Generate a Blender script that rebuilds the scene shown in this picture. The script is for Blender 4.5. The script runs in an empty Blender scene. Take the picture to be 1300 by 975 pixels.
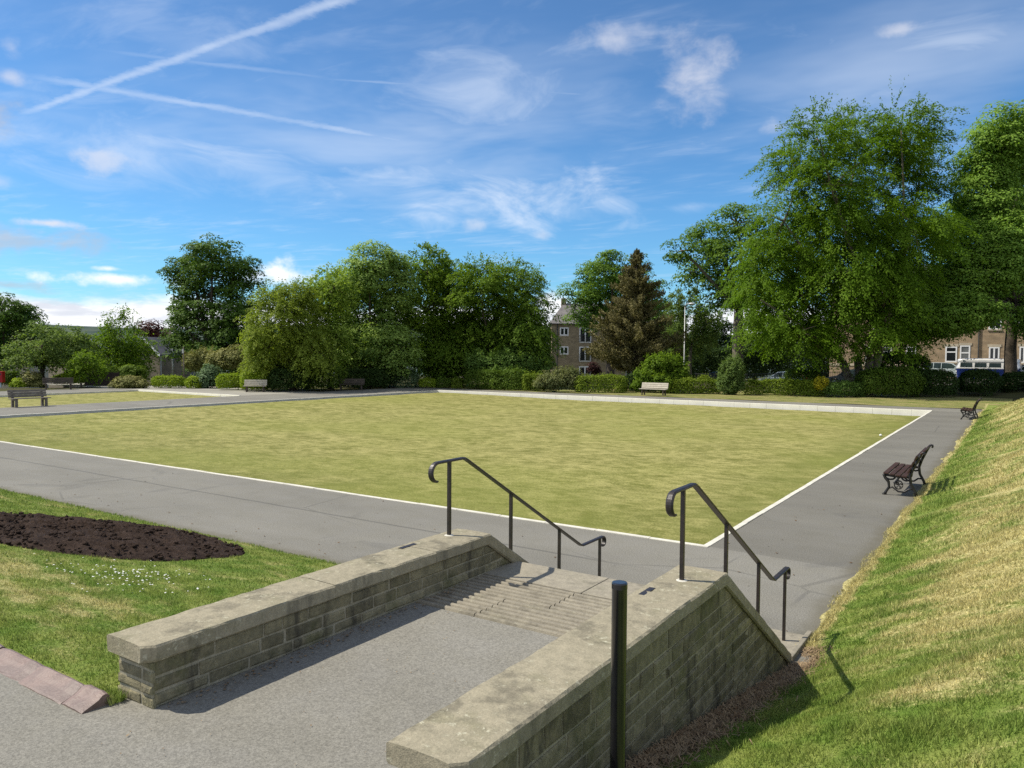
import bpy, bmesh, math, random
import numpy as np
from mathutils import Vector, Matrix

rnd = random.Random(7)
NR = np.random.default_rng(11)
scene = bpy.context.scene
COL = scene.collection
PI = math.pi
radians = math.radians

# ------------------------------------------------------------------ camera maths
CF, YAW, PITCH, ROLL = 977.0, 0.5845540821567584, 0.04031408828651742, 0.006882696953152149
CAM = np.array([3.8139289679480526, -10.881964445998594, 2.8])


def cam_axes():
    cy, sy = math.cos(YAW), math.sin(YAW)
    cp, sp = math.cos(PITCH), math.sin(PITCH)
    f = np.array([-sy * cp, cy * cp, -sp])
    r = np.array([cy, sy, 0.0])
    u = np.cross(r, f)
    cr, sr = math.cos(ROLL), math.sin(ROLL)
    return cr * r + sr * u, -sr * r + cr * u, f


AR, AU, AF = cam_axes()


def ray(px, py):
    return AR * ((px - 650) / CF) + AU * ((487.5 - py) / CF) + AF


def at(px, py, D):
    """World point seen at a photo pixel at forward distance D (metres)."""
    return CAM + ray(px, py) * D


def gp(px, D, z):
    """World point on height z, in photo column px at forward distance D."""
    a = CAM + (AR * ((px - 650) / CF) + AF) * D
    k = (z - a[2]) / AU[2]
    return a + AU * k


def ony(px, py, y):
    d = ray(px, py)
    return CAM + d * ((y - CAM[1]) / d[1])


# ------------------------------------------------------------------ object helpers
def tag(o, label=None, cat=None, group=None, kind=None):
    if label: o['label'] = label
    if cat: o['category'] = cat
    if group: o['group'] = group
    if kind: o['kind'] = kind
    return o


def empty(name, loc, rz=0.0, label=None, cat=None, group=None):
    e = bpy.data.objects.new(name, None)
    COL.objects.link(e)
    e.location = [float(v) for v in loc]
    e.rotation_euler = (0, 0, rz)
    e.empty_display_size = 0.2
    return tag(e, label, cat, group)


def copy_tree(o, parent=None):
    c = o.copy()
    COL.objects.link(c)
    if parent is not None:
        c.parent = parent
    for ch in list(o.children):
        copy_tree(ch, c)
    return c


def mesh_obj(name, verts, faces, mat, parent=None, world=True, smooth=False, tint=None, mats=None, midx=None):
    """verts (N,3) array; faces list of lists or an (M,k) array."""
    verts = np.asarray(verts, dtype=np.float64).reshape(-1, 3)
    if parent is not None and world:
        verts = verts - np.array(parent_world(parent))
    me = bpy.data.meshes.new(name)
    if isinstance(faces, np.ndarray):
        k = faces.shape[1]
        n = len(faces)
        me.vertices.add(len(verts))
        me.vertices.foreach_set('co', verts.astype(np.float32).ravel())
        me.loops.add(n * k)
        me.loops.foreach_set('vertex_index', faces.astype(np.int32).ravel())
        me.polygons.add(n)
        me.polygons.foreach_set('loop_start', np.arange(0, n * k, k, dtype=np.int32))
        me.polygons.foreach_set('loop_total', np.full(n, k, dtype=np.int32))
        me.update(calc_edges=True)
        me.validate()
    else:
        me.from_pydata(verts.tolist(), [], [list(f) for f in faces])
        me.update()
    if tint is not None:
        a = me.attributes.new('tint', 'FLOAT', 'FACE')
        a.data.foreach_set('value', np.asarray(tint, dtype=np.float32))
    if mats:
        for m in mats: me.materials.append(m)
        if midx is not None:
            me.polygons.foreach_set('material_index', np.asarray(midx, dtype=np.int32))
    elif mat is not None:
        me.materials.append(mat)
    if smooth:
        me.polygons.foreach_set('use_smooth', np.ones(len(me.polygons), dtype=bool))
    o = bpy.data.objects.new(name, me)
    COL.objects.link(o)
    if parent is not None:
        o.parent = parent
    return o


def parent_world(p):
    v = Vector(p.location)
    while p.parent is not None:
        p = p.parent
        v = v + Vector(p.location)
    return v


class MB:
    """Collects shapes and links them as one mesh."""
    def __init__(self):
        self.v = []
        self.f = []

    def add(self, vs, fs):
        o = len(self.v)
        self.v += [tuple(float(c) for c in p) for p in vs]
        self.f += [[i + o for i in f] for f in fs]
        return self

    def box(self, x0, x1, y0, y1, z0, z1, b=0.0):
        if b <= 0:
            vs = [(x0, y0, z0), (x1, y0, z0), (x1, y1, z0), (x0, y1, z0), (x0, y0, z1), (x1, y0, z1), (x1, y1, z1), (x0, y1, z1)]
            fs = [(0, 3, 2, 1), (4, 5, 6, 7), (0, 1, 5, 4), (1, 2, 6, 5), (2, 3, 7, 6), (3, 0, 4, 7)]
            return self.add(vs, fs)
        bm = bmesh.new()
        bmesh.ops.create_cube(bm, size=1.0)
        for v in bm.verts:
            v.co = Vector((x0 + (v.co.x + .5) * (x1 - x0), y0 + (v.co.y + .5) * (y1 - y0), z0 + (v.co.z + .5) * (z1 - z0)))
        b = min(b, .45 * min(x1 - x0, y1 - y0, z1 - z0))
        bmesh.ops.bevel(bm, geom=list(bm.edges), offset=b, segments=2, profile=.6, affect='EDGES')
        return self.bm(bm)

    def bm(self, bm):
        bm.verts.ensure_lookup_table()
        bm.verts.index_update()
        self.add([v.co[:] for v in bm.verts], [[v.index for v in f.verts] for f in bm.faces])
        bm.free()
        return self

    def tube(self, pts, rad, n=8, caps=True, squash=None):
        """pts list of 3D points, rad float or list"""
        P = [np.asarray(p, float) for p in pts]
        if not hasattr(rad, '__len__'):
            rad = [rad] * len(P)
        T = []
        for i in range(len(P)):
            a = P[max(i - 1, 0)]
            b = P[min(i + 1, len(P) - 1)]
            t = b - a
            T.append(t / (np.linalg.norm(t) + 1e-9))
        ref = np.array([0, 0, 1.0]) if abs(T[0][2]) < .9 else np.array([1.0, 0, 0])
        nrm = np.cross(T[0], ref)
        nrm /= np.linalg.norm(nrm)
        vs = []
        for i, p in enumerate(P):
            nrm = nrm - T[i] * (nrm @ T[i])
            nrm /= (np.linalg.norm(nrm) + 1e-9)
            bn = np.cross(T[i], nrm)
            for k in range(n):
                a = 2 * PI * (k + .5) / n
                vs.append(p + rad[i] * (math.cos(a) * nrm + math.sin(a) * bn))
        fs = []
        for i in range(len(P) - 1):
            for k in range(n):
                k2 = (k + 1) % n
                fs.append((i * n + k, i * n + k2, (i + 1) * n + k2, (i + 1) * n + k))
        if caps:
            fs.append(tuple(range(n - 1, -1, -1)))
            m = (len(P) - 1) * n
            fs.append(tuple(m + k for k in range(n)))
        return self.add(vs, fs)

    def strip(self, pts, side, w, t):
        """flat bar following pts; side = constant width direction; w width, t thickness"""
        P = [np.asarray(p, float) for p in pts]
        side = np.asarray(side, float)
        vs = []
        for i in range(len(P)):
            tt = P[min(i + 1, len(P) - 1)] - P[max(i - 1, 0)]
            tt /= np.linalg.norm(tt) + 1e-9
            nn = np.cross(side, tt)
            nn /= np.linalg.norm(nn) + 1e-9
            c = .22
            for (a, b) in ((-1, -1 + 2 * c), (-1 + c * .6, -1), (1 - c * .6, -1), (1, -1 + 2 * c), (1, .2), (.55, 1), (-.55, 1), (-1, .2)):
                vs.append(P[i] + side * (a * w / 2) + nn * (b * t / 2))
        n = 8
        fs = []
        for i in range(len(P) - 1):
            for k in range(n):
                k2 = (k + 1) % n
                fs.append((i * n + k, (i + 1) * n + k, (i + 1) * n + k2, i * n + k2))
        fs.append(tuple(range(n)))
        fs.append(tuple((len(P) - 1) * n + k for k in range(n - 1, -1, -1)))
        return self.add(vs, fs)

    def prism(self, poly, axis, a0, a1):
        """poly 2D points extruded along axis ('x': poly is (y,z); 'y': (x,z); 'z': (x,y))"""
        n = len(poly)
        def P(p, a):
            return (a, p[0], p[1]) if axis == 'x' else ((p[0], a, p[1]) if axis == 'y' else (p[0], p[1], a))
        vs = [P(p, a0) for p in poly] + [P(p, a1) for p in poly]
        fs = [tuple(range(n - 1, -1, -1)), tuple(range(n, 2 * n))]
        for i in range(n):
            j = (i + 1) % n
            fs.append((i, j, n + j, n + i))
        return self.add(vs, fs)

    def build(self, name, mat, parent=None, world=False, smooth=False):
        o = mesh_obj(name, self.v, self.f, mat, parent, world, smooth)
        bm = bmesh.new()
        bm.from_mesh(o.data)
        bmesh.ops.recalc_face_normals(bm, faces=bm.faces)
        bm.to_mesh(o.data)
        bm.free()
        return o


# ------------------------------------------------------------------ materials
class N:
    """small node-graph helper"""
    def __init__(self, tree):
        self.t = tree
        self.n = tree.nodes
        self.l = tree.links

    def new(self, t, **k):
        nd = self.n.new(t)
        for a, b in k.items():
            setattr(nd, a, b)
        return nd

    def put(self, sock, v):
        if isinstance(v, bpy.types.NodeSocket):
            self.l.new(v, sock)
        elif v is not None:
            if sock.type == 'RGBA' and hasattr(v, '__len__') and len(v) == 3:
                v = (*v, 1)
            sock.default_value = v

    def math(self, op, a, b=None, c=None, clamp=False):
        nd = self.new('ShaderNodeMath', operation=op)
        nd.use_clamp = clamp
        self.put(nd.inputs[0], a)
        if b is not None: self.put(nd.inputs[1], b)
        if c is not None: self.put(nd.inputs[2], c)
        return nd.outputs[0]

    def vmath(self, op, a, b=None):
        nd = self.new('ShaderNodeVectorMath', operation=op)
        self.put(nd.inputs[0], a)
        if b is not None: self.put(nd.inputs[1], b)
        return nd.outputs[0]

    def mix(self, fac, a, b, mode='MIX'):
        nd = self.new('ShaderNodeMix', data_type='RGBA', blend_type=mode)
        self.put(nd.inputs[0], fac)
        self.put(nd.inputs[6], a)
        self.put(nd.inputs[7], b)
        return nd.outputs[2]

    def noise(self, vec, scale, detail=4, rough=.55, dist=0.0, dims='3D', w=None):
        nd = self.new('ShaderNodeTexNoise')
        nd.noise_dimensions = dims
        if vec is not None: self.put(nd.inputs['Vector'], vec)
        self.put(nd.inputs['Scale'], scale)
        self.put(nd.inputs['Detail'], detail)
        self.put(nd.inputs['Roughness'], rough)
        self.put(nd.inputs['Distortion'], dist)
        return nd.outputs[0]

    def mapping(self, vec, loc=(0, 0, 0), rot=(0, 0, 0), scale=(1, 1, 1)):
        nd = self.new('ShaderNodeMapping')
        self.put(nd.inputs[0], vec)
        nd.inputs[1].default_value = loc
        nd.inputs[2].default_value = rot
        nd.inputs[3].default_value = scale
        return nd.outputs[0]

    def smooth(self, v, a, b, lo=0.0, hi=1.0):
        nd = self.new('ShaderNodeMapRange', interpolation_type='SMOOTHSTEP')
        self.put(nd.inputs[0], v)
        self.put(nd.inputs[1], a)
        self.put(nd.inputs[2], b)
        self.put(nd.inputs[3], lo)
        self.put(nd.inputs[4], hi)
        return nd.outputs[0]

    def lin(self, v, a, b, lo=0.0, hi=1.0):
        nd = self.new('ShaderNodeMapRange', interpolation_type='LINEAR')
        nd.clamp = True
        self.put(nd.inputs[0], v)
        self.put(nd.inputs[1], a)
        self.put(nd.inputs[2], b)
        self.put(nd.inputs[3], lo)
        self.put(nd.inputs[4], hi)
        return nd.outputs[0]

    def pos(self):
        return self.new('ShaderNodeNewGeometry').outputs['Position']

    def obj(self):
        return self.new('ShaderNodeTexCoord').outputs['Object']

    def xyz(self, v):
        nd = self.new('ShaderNodeSeparateXYZ')
        self.put(nd.inputs[0], v)
        return nd.outputs

    def comb(self, x, y, z):
        nd = self.new('ShaderNodeCombineXYZ')
        self.put(nd.inputs[0], x)
        self.put(nd.inputs[1], y)
        self.put(nd.inputs[2], z)
        return nd.outputs[0]

    def bump(self, h, strength=.3, dist=.01):
        nd = self.new('ShaderNodeBump')
        self.put(nd.inputs['Strength'], strength)
        self.put(nd.inputs['Distance'], dist)
        self.put(nd.inputs['Height'], h)
        return nd.outputs[0]


def new_mat(name):
    m = bpy.data.materials.new(name)
    m.use_nodes = True
    g = N(m.node_tree)
    b = m.node_tree.nodes['Principled BSDF']
    return m, g, b


def pmat(name, c1, c2=None, scale=3.0, rough=.8, bump=0.0, bscale=40.0, fine=.15, metallic=0.0, spec=.3, bdist=.01, coat=0.0):
    m, g, b = new_mat(name)
    c2 = c2 or tuple(c * .7 for c in c1)
    v = g.obj()
    n1 = g.noise(v, scale, 5, .6)
    f = g.smooth(n1, .35, .65)
    col = g.mix(f, c1, c2)
    n2 = g.noise(v, bscale, 3, .6)
    val = g.lin(n2, .25, .75, 1 - fine, 1 + fine)
    col = g.mix(1.0, col, g.comb(val, val, val), 'MULTIPLY')
    g.put(b.inputs['Base Color'], col)
    b.inputs['Roughness'].default_value = rough
    b.inputs['Metallic'].default_value = metallic
    b.inputs['Specular IOR Level'].default_value = spec
    b.inputs['Coat Weight'].default_value = coat
    if bump > 0:
        g.put(b.inputs['Normal'], g.bump(n2, bump, bdist))
    return m


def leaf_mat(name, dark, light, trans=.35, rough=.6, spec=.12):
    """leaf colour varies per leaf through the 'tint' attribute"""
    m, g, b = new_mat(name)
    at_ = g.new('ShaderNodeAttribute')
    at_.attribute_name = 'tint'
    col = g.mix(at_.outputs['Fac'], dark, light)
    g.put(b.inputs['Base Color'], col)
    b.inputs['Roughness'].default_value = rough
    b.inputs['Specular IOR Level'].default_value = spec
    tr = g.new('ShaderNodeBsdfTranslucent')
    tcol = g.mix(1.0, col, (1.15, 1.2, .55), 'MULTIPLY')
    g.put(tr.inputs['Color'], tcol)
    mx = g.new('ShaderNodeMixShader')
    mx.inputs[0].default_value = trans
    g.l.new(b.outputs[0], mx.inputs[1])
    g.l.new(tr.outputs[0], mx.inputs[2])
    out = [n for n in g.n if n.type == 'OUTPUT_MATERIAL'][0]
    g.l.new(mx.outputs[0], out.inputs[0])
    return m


def grass_nodes(g, mode):
    """returns (colour, fine height) for the rough grass, shared by turf sheets and blades"""
    P = g.pos()
    x, y, z = g.xyz(P)
    big = g.noise(g.mapping(P, rot=(0, 0, .5), scale=(.55, 1.2, .8)), .9, 4, .6)
    med = g.noise(g.mapping(P, rot=(0, 0, -.25), scale=(1.0, 2.2, 1.0)), 1.9, 5, .68, .3)
    fine = g.noise(P, 26, 4, .7)
    straw_f = g.math('ADD', g.math('MULTIPLY', big, .45), g.math('MULTIPLY', med, .55))
    if mode == 'bank':
        # greener at the bottom of the bank and close to the camera; strawy toe line
        toe = g.math('SUBTRACT', x, 2.15)
        up = g.smooth(toe, .25, 1.3, -.085, .05)
        near = g.smooth(y, -6.8, -3.2, -.10, .0)
        s = g.math('ADD', g.math('ADD', straw_f, up), near)
        s = g.math('ADD', s, g.math('MULTIPLY', g.math('SUBTRACT', fine, .5), .22))
        straw = g.smooth(s, .435, .60)
        edge_w = g.math('ADD', g.math('MULTIPLY', g.noise(P, 5, 3, .6), .36), -.07)
        e = g.smooth(g.math('SUBTRACT', toe, edge_w), -.02, .07, 1.0, 0.0)
        e = g.math('MULTIPLY', e, g.smooth(y, -3.9, -3.5))
        straw = g.math('MAXIMUM', straw, e)
        # brown litter along the foot of the wall
        lw = g.math('ADD', g.math('MULTIPLY', g.noise(P, 4, 3, .6), .42), -.03)
        lit = g.smooth(g.math('SUBTRACT', toe, lw), -.05, .1, 1.0, 0.0)
        lit = g.math('MULTIPLY', lit, g.smooth(y, -3.55, -3.25, 1.0, 0.0))
    elif mode == 'lawn':
        s = g.math('ADD', straw_f, g.math('MULTIPLY', g.math('SUBTRACT', fine, .5), .2))
        # drier on the crest of the slope
        s = g.math('ADD', s, g.smooth(y, -6.4, -7.8, -.03, .035))
        s = g.math('ADD', s, g.smooth(y, -8.0, -8.6, 0, -.06))
        straw = g.smooth(s, .475, .62)
        straw = g.math('MULTIPLY', straw, .85)
        lit = None
    else:
        s = g.math('ADD', straw_f, g.math('MULTIPLY', g.math('SUBTRACT', fine, .5), .2))
        straw = g.smooth(s, .40, .6)
        lit = None
    hue = g.noise(P, 3.1, 3, .6)
    green = g.mix(g.smooth(hue, .3, .7), (.125, .195, .032), (.230, .270, .065))
    dry = g.mix(g.smooth(fine, .3, .7), (.32, .28, .11), (.51, .455, .21))
    col = g.mix(straw, green, dry)
    if lit is not None:
        col = g.mix(lit, col, g.mix(g.smooth(fine, .35, .65), (.085, .052, .032), (.20, .14, .085)))
    if mode == 'verge':
        col = g.mix(1.0, col, (.70, .68, .68), 'MULTIPLY')
    v = g.lin(fine, .25, .75, .72, 1.25)
    col = g.mix(1.0, col, g.comb(v, v, v), 'MULTIPLY')
    return col, fine


def grass_mat(name, mode, blade=False):
    m, g, b = new_mat(name)
    col, fine = grass_nodes(g, mode)
    if blade:
        at_ = g.new('ShaderNodeAttribute')
        at_.attribute_name = 'tint'
        k = g.lin(at_.outputs['Fac'], 0, 1, .85, 1.75)
        col = g.mix(1.0, col, g.comb(k, k, k), 'MULTIPLY')
        b.inputs['Roughness'].default_value = .6
        b.inputs['Specular IOR Level'].default_value = .2
        g.put(b.inputs['Base Color'], col)
        tr = g.new('ShaderNodeBsdfTranslucent')
        g.put(tr.inputs['Color'], col)
        mx = g.new('ShaderNodeMixShader')
        mx.inputs[0].default_value = .35
        g.l.new(b.outputs[0], mx.inputs[1])
        g.l.new(tr.outputs[0], mx.inputs[2])
        out = [n for n in g.n if n.type == 'OUTPUT_MATERIAL'][0]
        g.l.new(mx.outputs[0], out.inputs[0])
    else:
        b.inputs['Roughness'].default_value = .9
        b.inputs['Specular IOR Level'].default_value = .1
        g.put(b.inputs['Base Color'], col)
        h = g.math('ADD', fine, g.math('MULTIPLY', g.noise(g.pos(), 90, 2, .7), .6))
        g.put(b.inputs['Normal'], g.bump(h, .8, .03))
    return m


def green_mat():
    """fine mown bowling turf: olive with yellow mottling"""
    m, g, b = new_mat('bowling_turf')
    P = g.pos()
    a = g.noise(g.mapping(P, rot=(0, 0, .12), scale=(.8, 1.0, 1)), 1.5, 6, .72, .4)
    c = g.noise(g.mapping(P, rot=(0, 0, -.2), scale=(.8, 1.4, 1)), 3.2, 4, .65, .3)
    d = g.noise(P, 26, 3, .7)
    L = g.noise(P, .14, 3, .5)
    s = g.math('ADD', g.math('MULTIPLY', a, .42), g.math('ADD', g.math('MULTIPLY', c, .34), g.math('MULTIPLY', d, .24)))
    f = g.smooth(s, .39, .61)
    col = g.mix(f, (.142, .145, .036), (.350, .322, .122))
    x, y, z = g.xyz(P)
    # greener strip along the path side edges
    ed = g.math('MAXIMUM', g.smooth(x, -3.0, -.2), g.math('MAXIMUM', g.smooth(y, 1.6, .2), g.smooth(y, 7.5, .5, 0, .75)))
    ed = g.math('MULTIPLY', ed, g.smooth(g.noise(P, 1.1, 3, .6), .3, .6, .25, .8))
    col = g.mix(ed, col, (.135, .150, .036))
    col = g.mix(g.smooth(L, .4, .65, 0, .3), col, (.19, .215, .04))
    br = g.smooth(g.noise(P, 2.1, 5, .7, .6), .6, .72, 0, .35)
    col = g.mix(br, col, (.17, .135, .05))
    v = g.lin(d, .3, .7, .74, 1.22)
    col = g.mix(1.0, col, g.comb(v, v, v), 'MULTIPLY')
    g.put(b.inputs['Base Color'], col)
    b.inputs['Roughness'].default_value = .9
    b.inputs['Specular IOR Level'].default_value = .1
    g.put(b.inputs['Normal'], g.bump(g.noise(P, 60, 2, .7), .5, .012))
    return m


def asphalt_mat(name, base, fine=.35, near=False):
    m, g, b = new_mat(name)
    P = g.pos()
    big = g.noise(g.mapping(P, scale=(.35, 1.0, 1)), .55, 4, .6)
    med = g.noise(P, 2.2, 5, .65)
    sp = g.noise(P, 75 if near else 60, 3, .8)
    sp2 = g.noise(P, 190 if near else 150, 1, .5)
    t = g.math('ADD', g.math('MULTIPLY', big, .6), g.math('MULTIPLY', med, .4))
    k = g.lin(t, .3, .7, .76, 1.22)
    k2 = g.lin(sp, .36, .64, 1 - fine, 1 + fine)
    k3 = g.lin(sp2, .3, .7, 1 - fine * .6, 1 + fine * .6)
    kk = g.math('MULTIPLY', k, g.math('MULTIPLY', k2, k3))
    col = g.mix(g.smooth(med, .35, .7), (base, base * .95, base * .80), (base * .92, base * .88, base * .765))
    col = g.mix(1.0, col, g.comb(kk, kk, kk), 'MULTIPLY')
    if not near:
        x, y, z = g.xyz(P)
        # long thin joint between two laid strips, and faint cracks
        wob = g.math('MULTIPLY', g.math('SUBTRACT', g.noise(P, .8, 3, .6), .5), .10)
        ln = g.math('ABSOLUTE', g.math('ADD', g.math('SUBTRACT', y, -1.62), wob))
        seam = g.smooth(ln, .012, .045, .45, 0)
        seam = g.math('MULTIPLY', seam, g.smooth(x, 0.2, -1.5))
        vor = g.new('ShaderNodeTexVoronoi', feature='DISTANCE_TO_EDGE')
        g.put(vor.inputs['Vector'], g.vmath('ADD', P, g.comb(wob, wob, 0.0)))
        vor.inputs['Scale'].default_value = .33
        ck = g.smooth(vor.outputs['Distance'], .002, .010, .3, 0)
        ck = g.math('MULTIPLY', ck, g.smooth(g.noise(P, .35, 2, .5), .5, .6))
        col = g.mix(g.math('MAXIMUM', seam, ck), col, (.05, .05, .048))
        # soil and moss gathered along the verges, faint old spills
        ew = g.math('MULTIPLY', g.noise(P, 1.7, 4, .65), .55)
        e1 = g.smooth(g.math('SUBTRACT', g.math('ABSOLUTE', g.math('ADD', y, 3.85)), ew), -.16, .10, .55, 0)
        e2 = g.smooth(g.math('SUBTRACT', g.math('ABSOLUTE', g.math('ADD', x, -2.2)), g.math('MULTIPLY', ew, .8)), -.16, .10, .6, 0)
        e2 = g.math('MULTIPLY', e2, g.smooth(y, -3.6, -2.8))
        ed = g.math('MULTIPLY', g.math('MAXIMUM', e1, e2), g.smooth(sp, .3, .6, .5, 1))
        col = g.mix(ed, col, (.105, .092, .055))
        spill = g.smooth(g.noise(P, .9, 4, .6, .8), .60, .70, 0, .28)
        col = g.mix(spill, col, (.10, .098, .092))
    g.put(b.inputs['Base Color'], col)
    b.inputs['Roughness'].default_value = .88
    b.inputs['Specular IOR Level'].default_value = .25
    g.put(b.inputs['Normal'], g.bump(sp, .5, .006))
    return m


def stone_mat(name, c1, c2, moss=.4, dark=.4, lichen=0.0, bump=.5):
    m, g, b = new_mat(name)
    P = g.pos()
    at_ = g.new('ShaderNodeAttribute')
    at_.attribute_name = 'tint'
    n1 = g.noise(P, 3.0, 5, .65)
    n2 = g.noise(P, 14, 5, .7)
    n3 = g.noise(P, 85, 3, .7)
    col = g.mix(g.smooth(n2, .3, .7), c1, c2)
    k = g.lin(at_.outputs['Fac'], 0, 1, .62, 1.3)
    col = g.mix(1.0, col, g.comb(k, k, k), 'MULTIPLY')
    col = g.mix(g.smooth(n1, .5, .68, 0, moss), col, (.085, .095, .03))
    st = g.noise(g.mapping(P, scale=(1, 1, .25)), 4.2, 5, .65)
    col = g.mix(g.smooth(st, .52, .66, 0, dark), col, (.045, .042, .036))
    if lichen > 0:
        li = g.noise(P, 22, 4, .75, .4)
        lm = g.math('MULTIPLY', g.smooth(li, .56, .66), g.smooth(n1, .42, .58))
        col = g.mix(g.math('MULTIPLY', lm, lichen), col, (.50, .48, .36))
    v = g.lin(n3, .25, .75, .8, 1.2)
    col = g.mix(1.0, col, g.comb(v, v, v), 'MULTIPLY')
    g.put(b.inputs['Base Color'], col)
    b.inputs['Roughness'].default_value = .92
    b.inputs['Specular IOR Level'].default_value = .15
    h = g.math('ADD', g.math('MULTIPLY', n2, 1.0), g.math('MULTIPLY', n3, .35))
    g.put(b.inputs['Normal'], g.bump(h, bump, .012))
    return m


def brick_mat(name, c1, c2, mortar, bw, bh, axis_rot=(PI / 2, 0, 0)):
    m, g, b = new_mat(name)
    v = g.obj()
    vv = g.xyz(v)
    u = g.math('ADD', vv[0], vv[1])
    co = g.comb(u, vv[2], 0.0)
    br = g.new('ShaderNodeTexBrick')
    g.put(br.inputs['Vector'], co)
    br.inputs['Color1'].default_value = (*c1, 1)
    br.inputs['Color2'].default_value = (*c2, 1)
    br.inputs['Mortar'].default_value = (*mortar, 1)
    br.inputs['Scale'].default_value = 1
    br.inputs['Mortar Size'].default_value = .012
    br.inputs['Brick Width'].default_value = bw
    br.inputs['Row Height'].default_value = bh
    n = g.noise(v, 1.3, 4, .6)
    k = g.lin(n, .3, .7, .75, 1.2)
    col = g.mix(1.0, br.outputs['Color'], g.comb(k, k, k), 'MULTIPLY')
    g.put(b.inputs['Base Color'], col)
    b.inputs['Roughness'].default_value = .9
    return m


M = {}
M['bank'] = grass_mat('bank_grass', 'bank')
M['bank_blade'] = grass_mat('bank_grass_blade', 'bank', True)
M['lawn'] = grass_mat('lawn_grass', 'lawn')
M['lawn_blade'] = grass_mat('lawn_grass_blade', 'lawn', True)
M['verge'] = grass_mat('verge_grass', 'verge')
M['green'] = green_mat()
M['path'] = asphalt_mat('pale_asphalt', .200)
M['path2'] = asphalt_mat('grey_asphalt', .165)
M['path_near'] = asphalt_mat('coarse_asphalt', .215, .27, near=True)
M['coping'] = stone_mat('coping_sandstone', (.335, .298, .212), (.262, .236, .168), moss=.25, dark=.42, lichen=.7, bump=.6)
M['walling'] = stone_mat('walling_stone', (.275, .245, .155), (.165, .152, .10), moss=.5, dark=.75, lichen=.15, bump=.9)
M['mortar'] = stone_mat('lime_mortar', (.40, .365, .27), (.28, .26, .19), moss=.35, dark=.45, bump=.6)
M['slab'] = stone_mat('step_stone', (.315, .285, .220), (.245, .222, .175), moss=.12, dark=.3, lichen=.3, bump=.45)
M['groove'] = pmat('groove_dark', (.085, .075, .055), (.05, .046, .036), 6, .95, .3, 60, .3)  # darker colour for the bottoms of the slab grooves
M['kerb'] = pmat('kerb_concrete', (.66, .63, .54), (.54, .52, .45), 2.5, .85, .2, 60, .15)
M['kerb_white'] = pmat('white_painted_concrete', (.88, .85, .74), (.80, .77, .67), 1.2, .7, .1, 40, .05)
M['iron'] = pmat('painted_iron', (.018, .016, .016), (.034, .025, .022), 14, .42, .15, 120, .2, spec=.5)
M['bollard'] = pmat('gloss_black_paint', (.010, .010, .012), (.016, .016, .018), 6, .22, .04, 90, .2, spec=.5, coat=.35)
M['castiron'] = pmat('black_cast_iron', (.012, .011, .011), (.02, .018, .017), 9, .45, .2, 70, .2, spec=.5)
M['slat_brown'] = pmat('brown_stained_slats', (.065, .033, .024), (.045, .024, .018), 8, .5, .2, 60, .3)
M['slat_grey'] = pmat('weathered_grey_slats', (.20, .175, .145), (.14, .12, .10), 7, .8, .3, 50, .25)
M['slat_pale'] = pmat('bleached_pale_slats', (.50, .46, .38), (.42, .38, .31), 7, .8, .2, 50, .2)
M['slat_dark'] = pmat('dark_timber_slats', (.09, .07, .055), (.06, .05, .04), 7, .8, .2, 50, .2)
M['terracotta'] = pmat('pinkish_clay_tile', (.205, .142, .120), (.155, .112, .097), 7, .55, .3, 55, .2, spec=.4)
M['bark'] = pmat('bark', (.085, .068, .05), (.045, .037, .028), 4, .95, .8, 18, .35, bdist=.03)
M['bark_pale'] = pmat('pale_bark', (.19, .16, .125), (.10, .085, .065), 4, .95, .8, 18, .3, bdist=.03)
M['slate'] = pmat('slate_roof', (.115, .11, .115), (.075, .073, .078), 1.2, .65, .4, 9, .3, bdist=.02)
M['slate_lt'] = pmat('weathered_slate_roof', (.19, .175, .165), (.14, .13, .125), 1.2, .7, .4, 9, .3, bdist=.02)
M['white'] = pmat('white_upvc', (.80, .80, .80), (.74, .74, .74), 2, .4, 0, 30, .03)
M['trim_stone'] = pmat('pale_dressed_stone', (.50, .43, .32), (.42, .36, .27), 2, .8, .1, 30, .1)
M['rubber'] = pmat('tyre_rubber', (.02, .02, .02), (.03, .03, .03), 5, .8, 0, 40, .1)
M['rim'] = pmat('alloy_rim', (.5, .5, .52), (.4, .4, .42), 4, .3, 0, 40, .05, metallic=.8)
M['lamp_red'] = pmat('red_lens', (.45, .02, .015), (.35, .015, .01), 5, .25, 0, 40, .05)
M['lens'] = pmat('clear_lens', (.7, .7, .7), (.6, .6, .6), 5, .15, 0, 40, .05)
M['red'] = pmat('red_painted_metal', (.42, .015, .02), (.33, .012, .016), 3, .4, 0, 40, .05)
M['paleblue'] = pmat('pale_blue_post', (.45, .52, .6), (.38, .45, .52), 3, .5, 0, 40, .05)
M['galv'] = pmat('galvanised_grey', (.42, .43, .43), (.34, .35, .35), 3, .45, 0, 40, .08, metallic=.3)
M['darkgrey'] = pmat('dark_grey_paint', (.06, .065, .065), (.045, .05, .05), 3, .5, 0, 40, .08)
M['fence'] = pmat('dark_fence_timber', (.05, .035, .03), (.035, .025, .022), 3, .85, .3, 30, .2)


def glass_mat(name, c, rough=.08):
    m, g, b = new_mat(name)
    n = g.noise(g.obj(), .9, 2, .5)
    g.put(b.inputs['Base Color'], g.mix(g.smooth(n, .35, .65), c, tuple(v * .5 for v in c)))
    b.inputs['Roughness'].default_value = rough
    b.inputs['Specular IOR Level'].default_value = .6
    return m


M['glass'] = glass_mat('dark_window_glass', (.022, .026, .03))
M['carglass'] = glass_mat('car_glass', (.03, .045, .05), .05)
M['frost'] = glass_mat('greyed_glass', (.16, .17, .17), .25)


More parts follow.
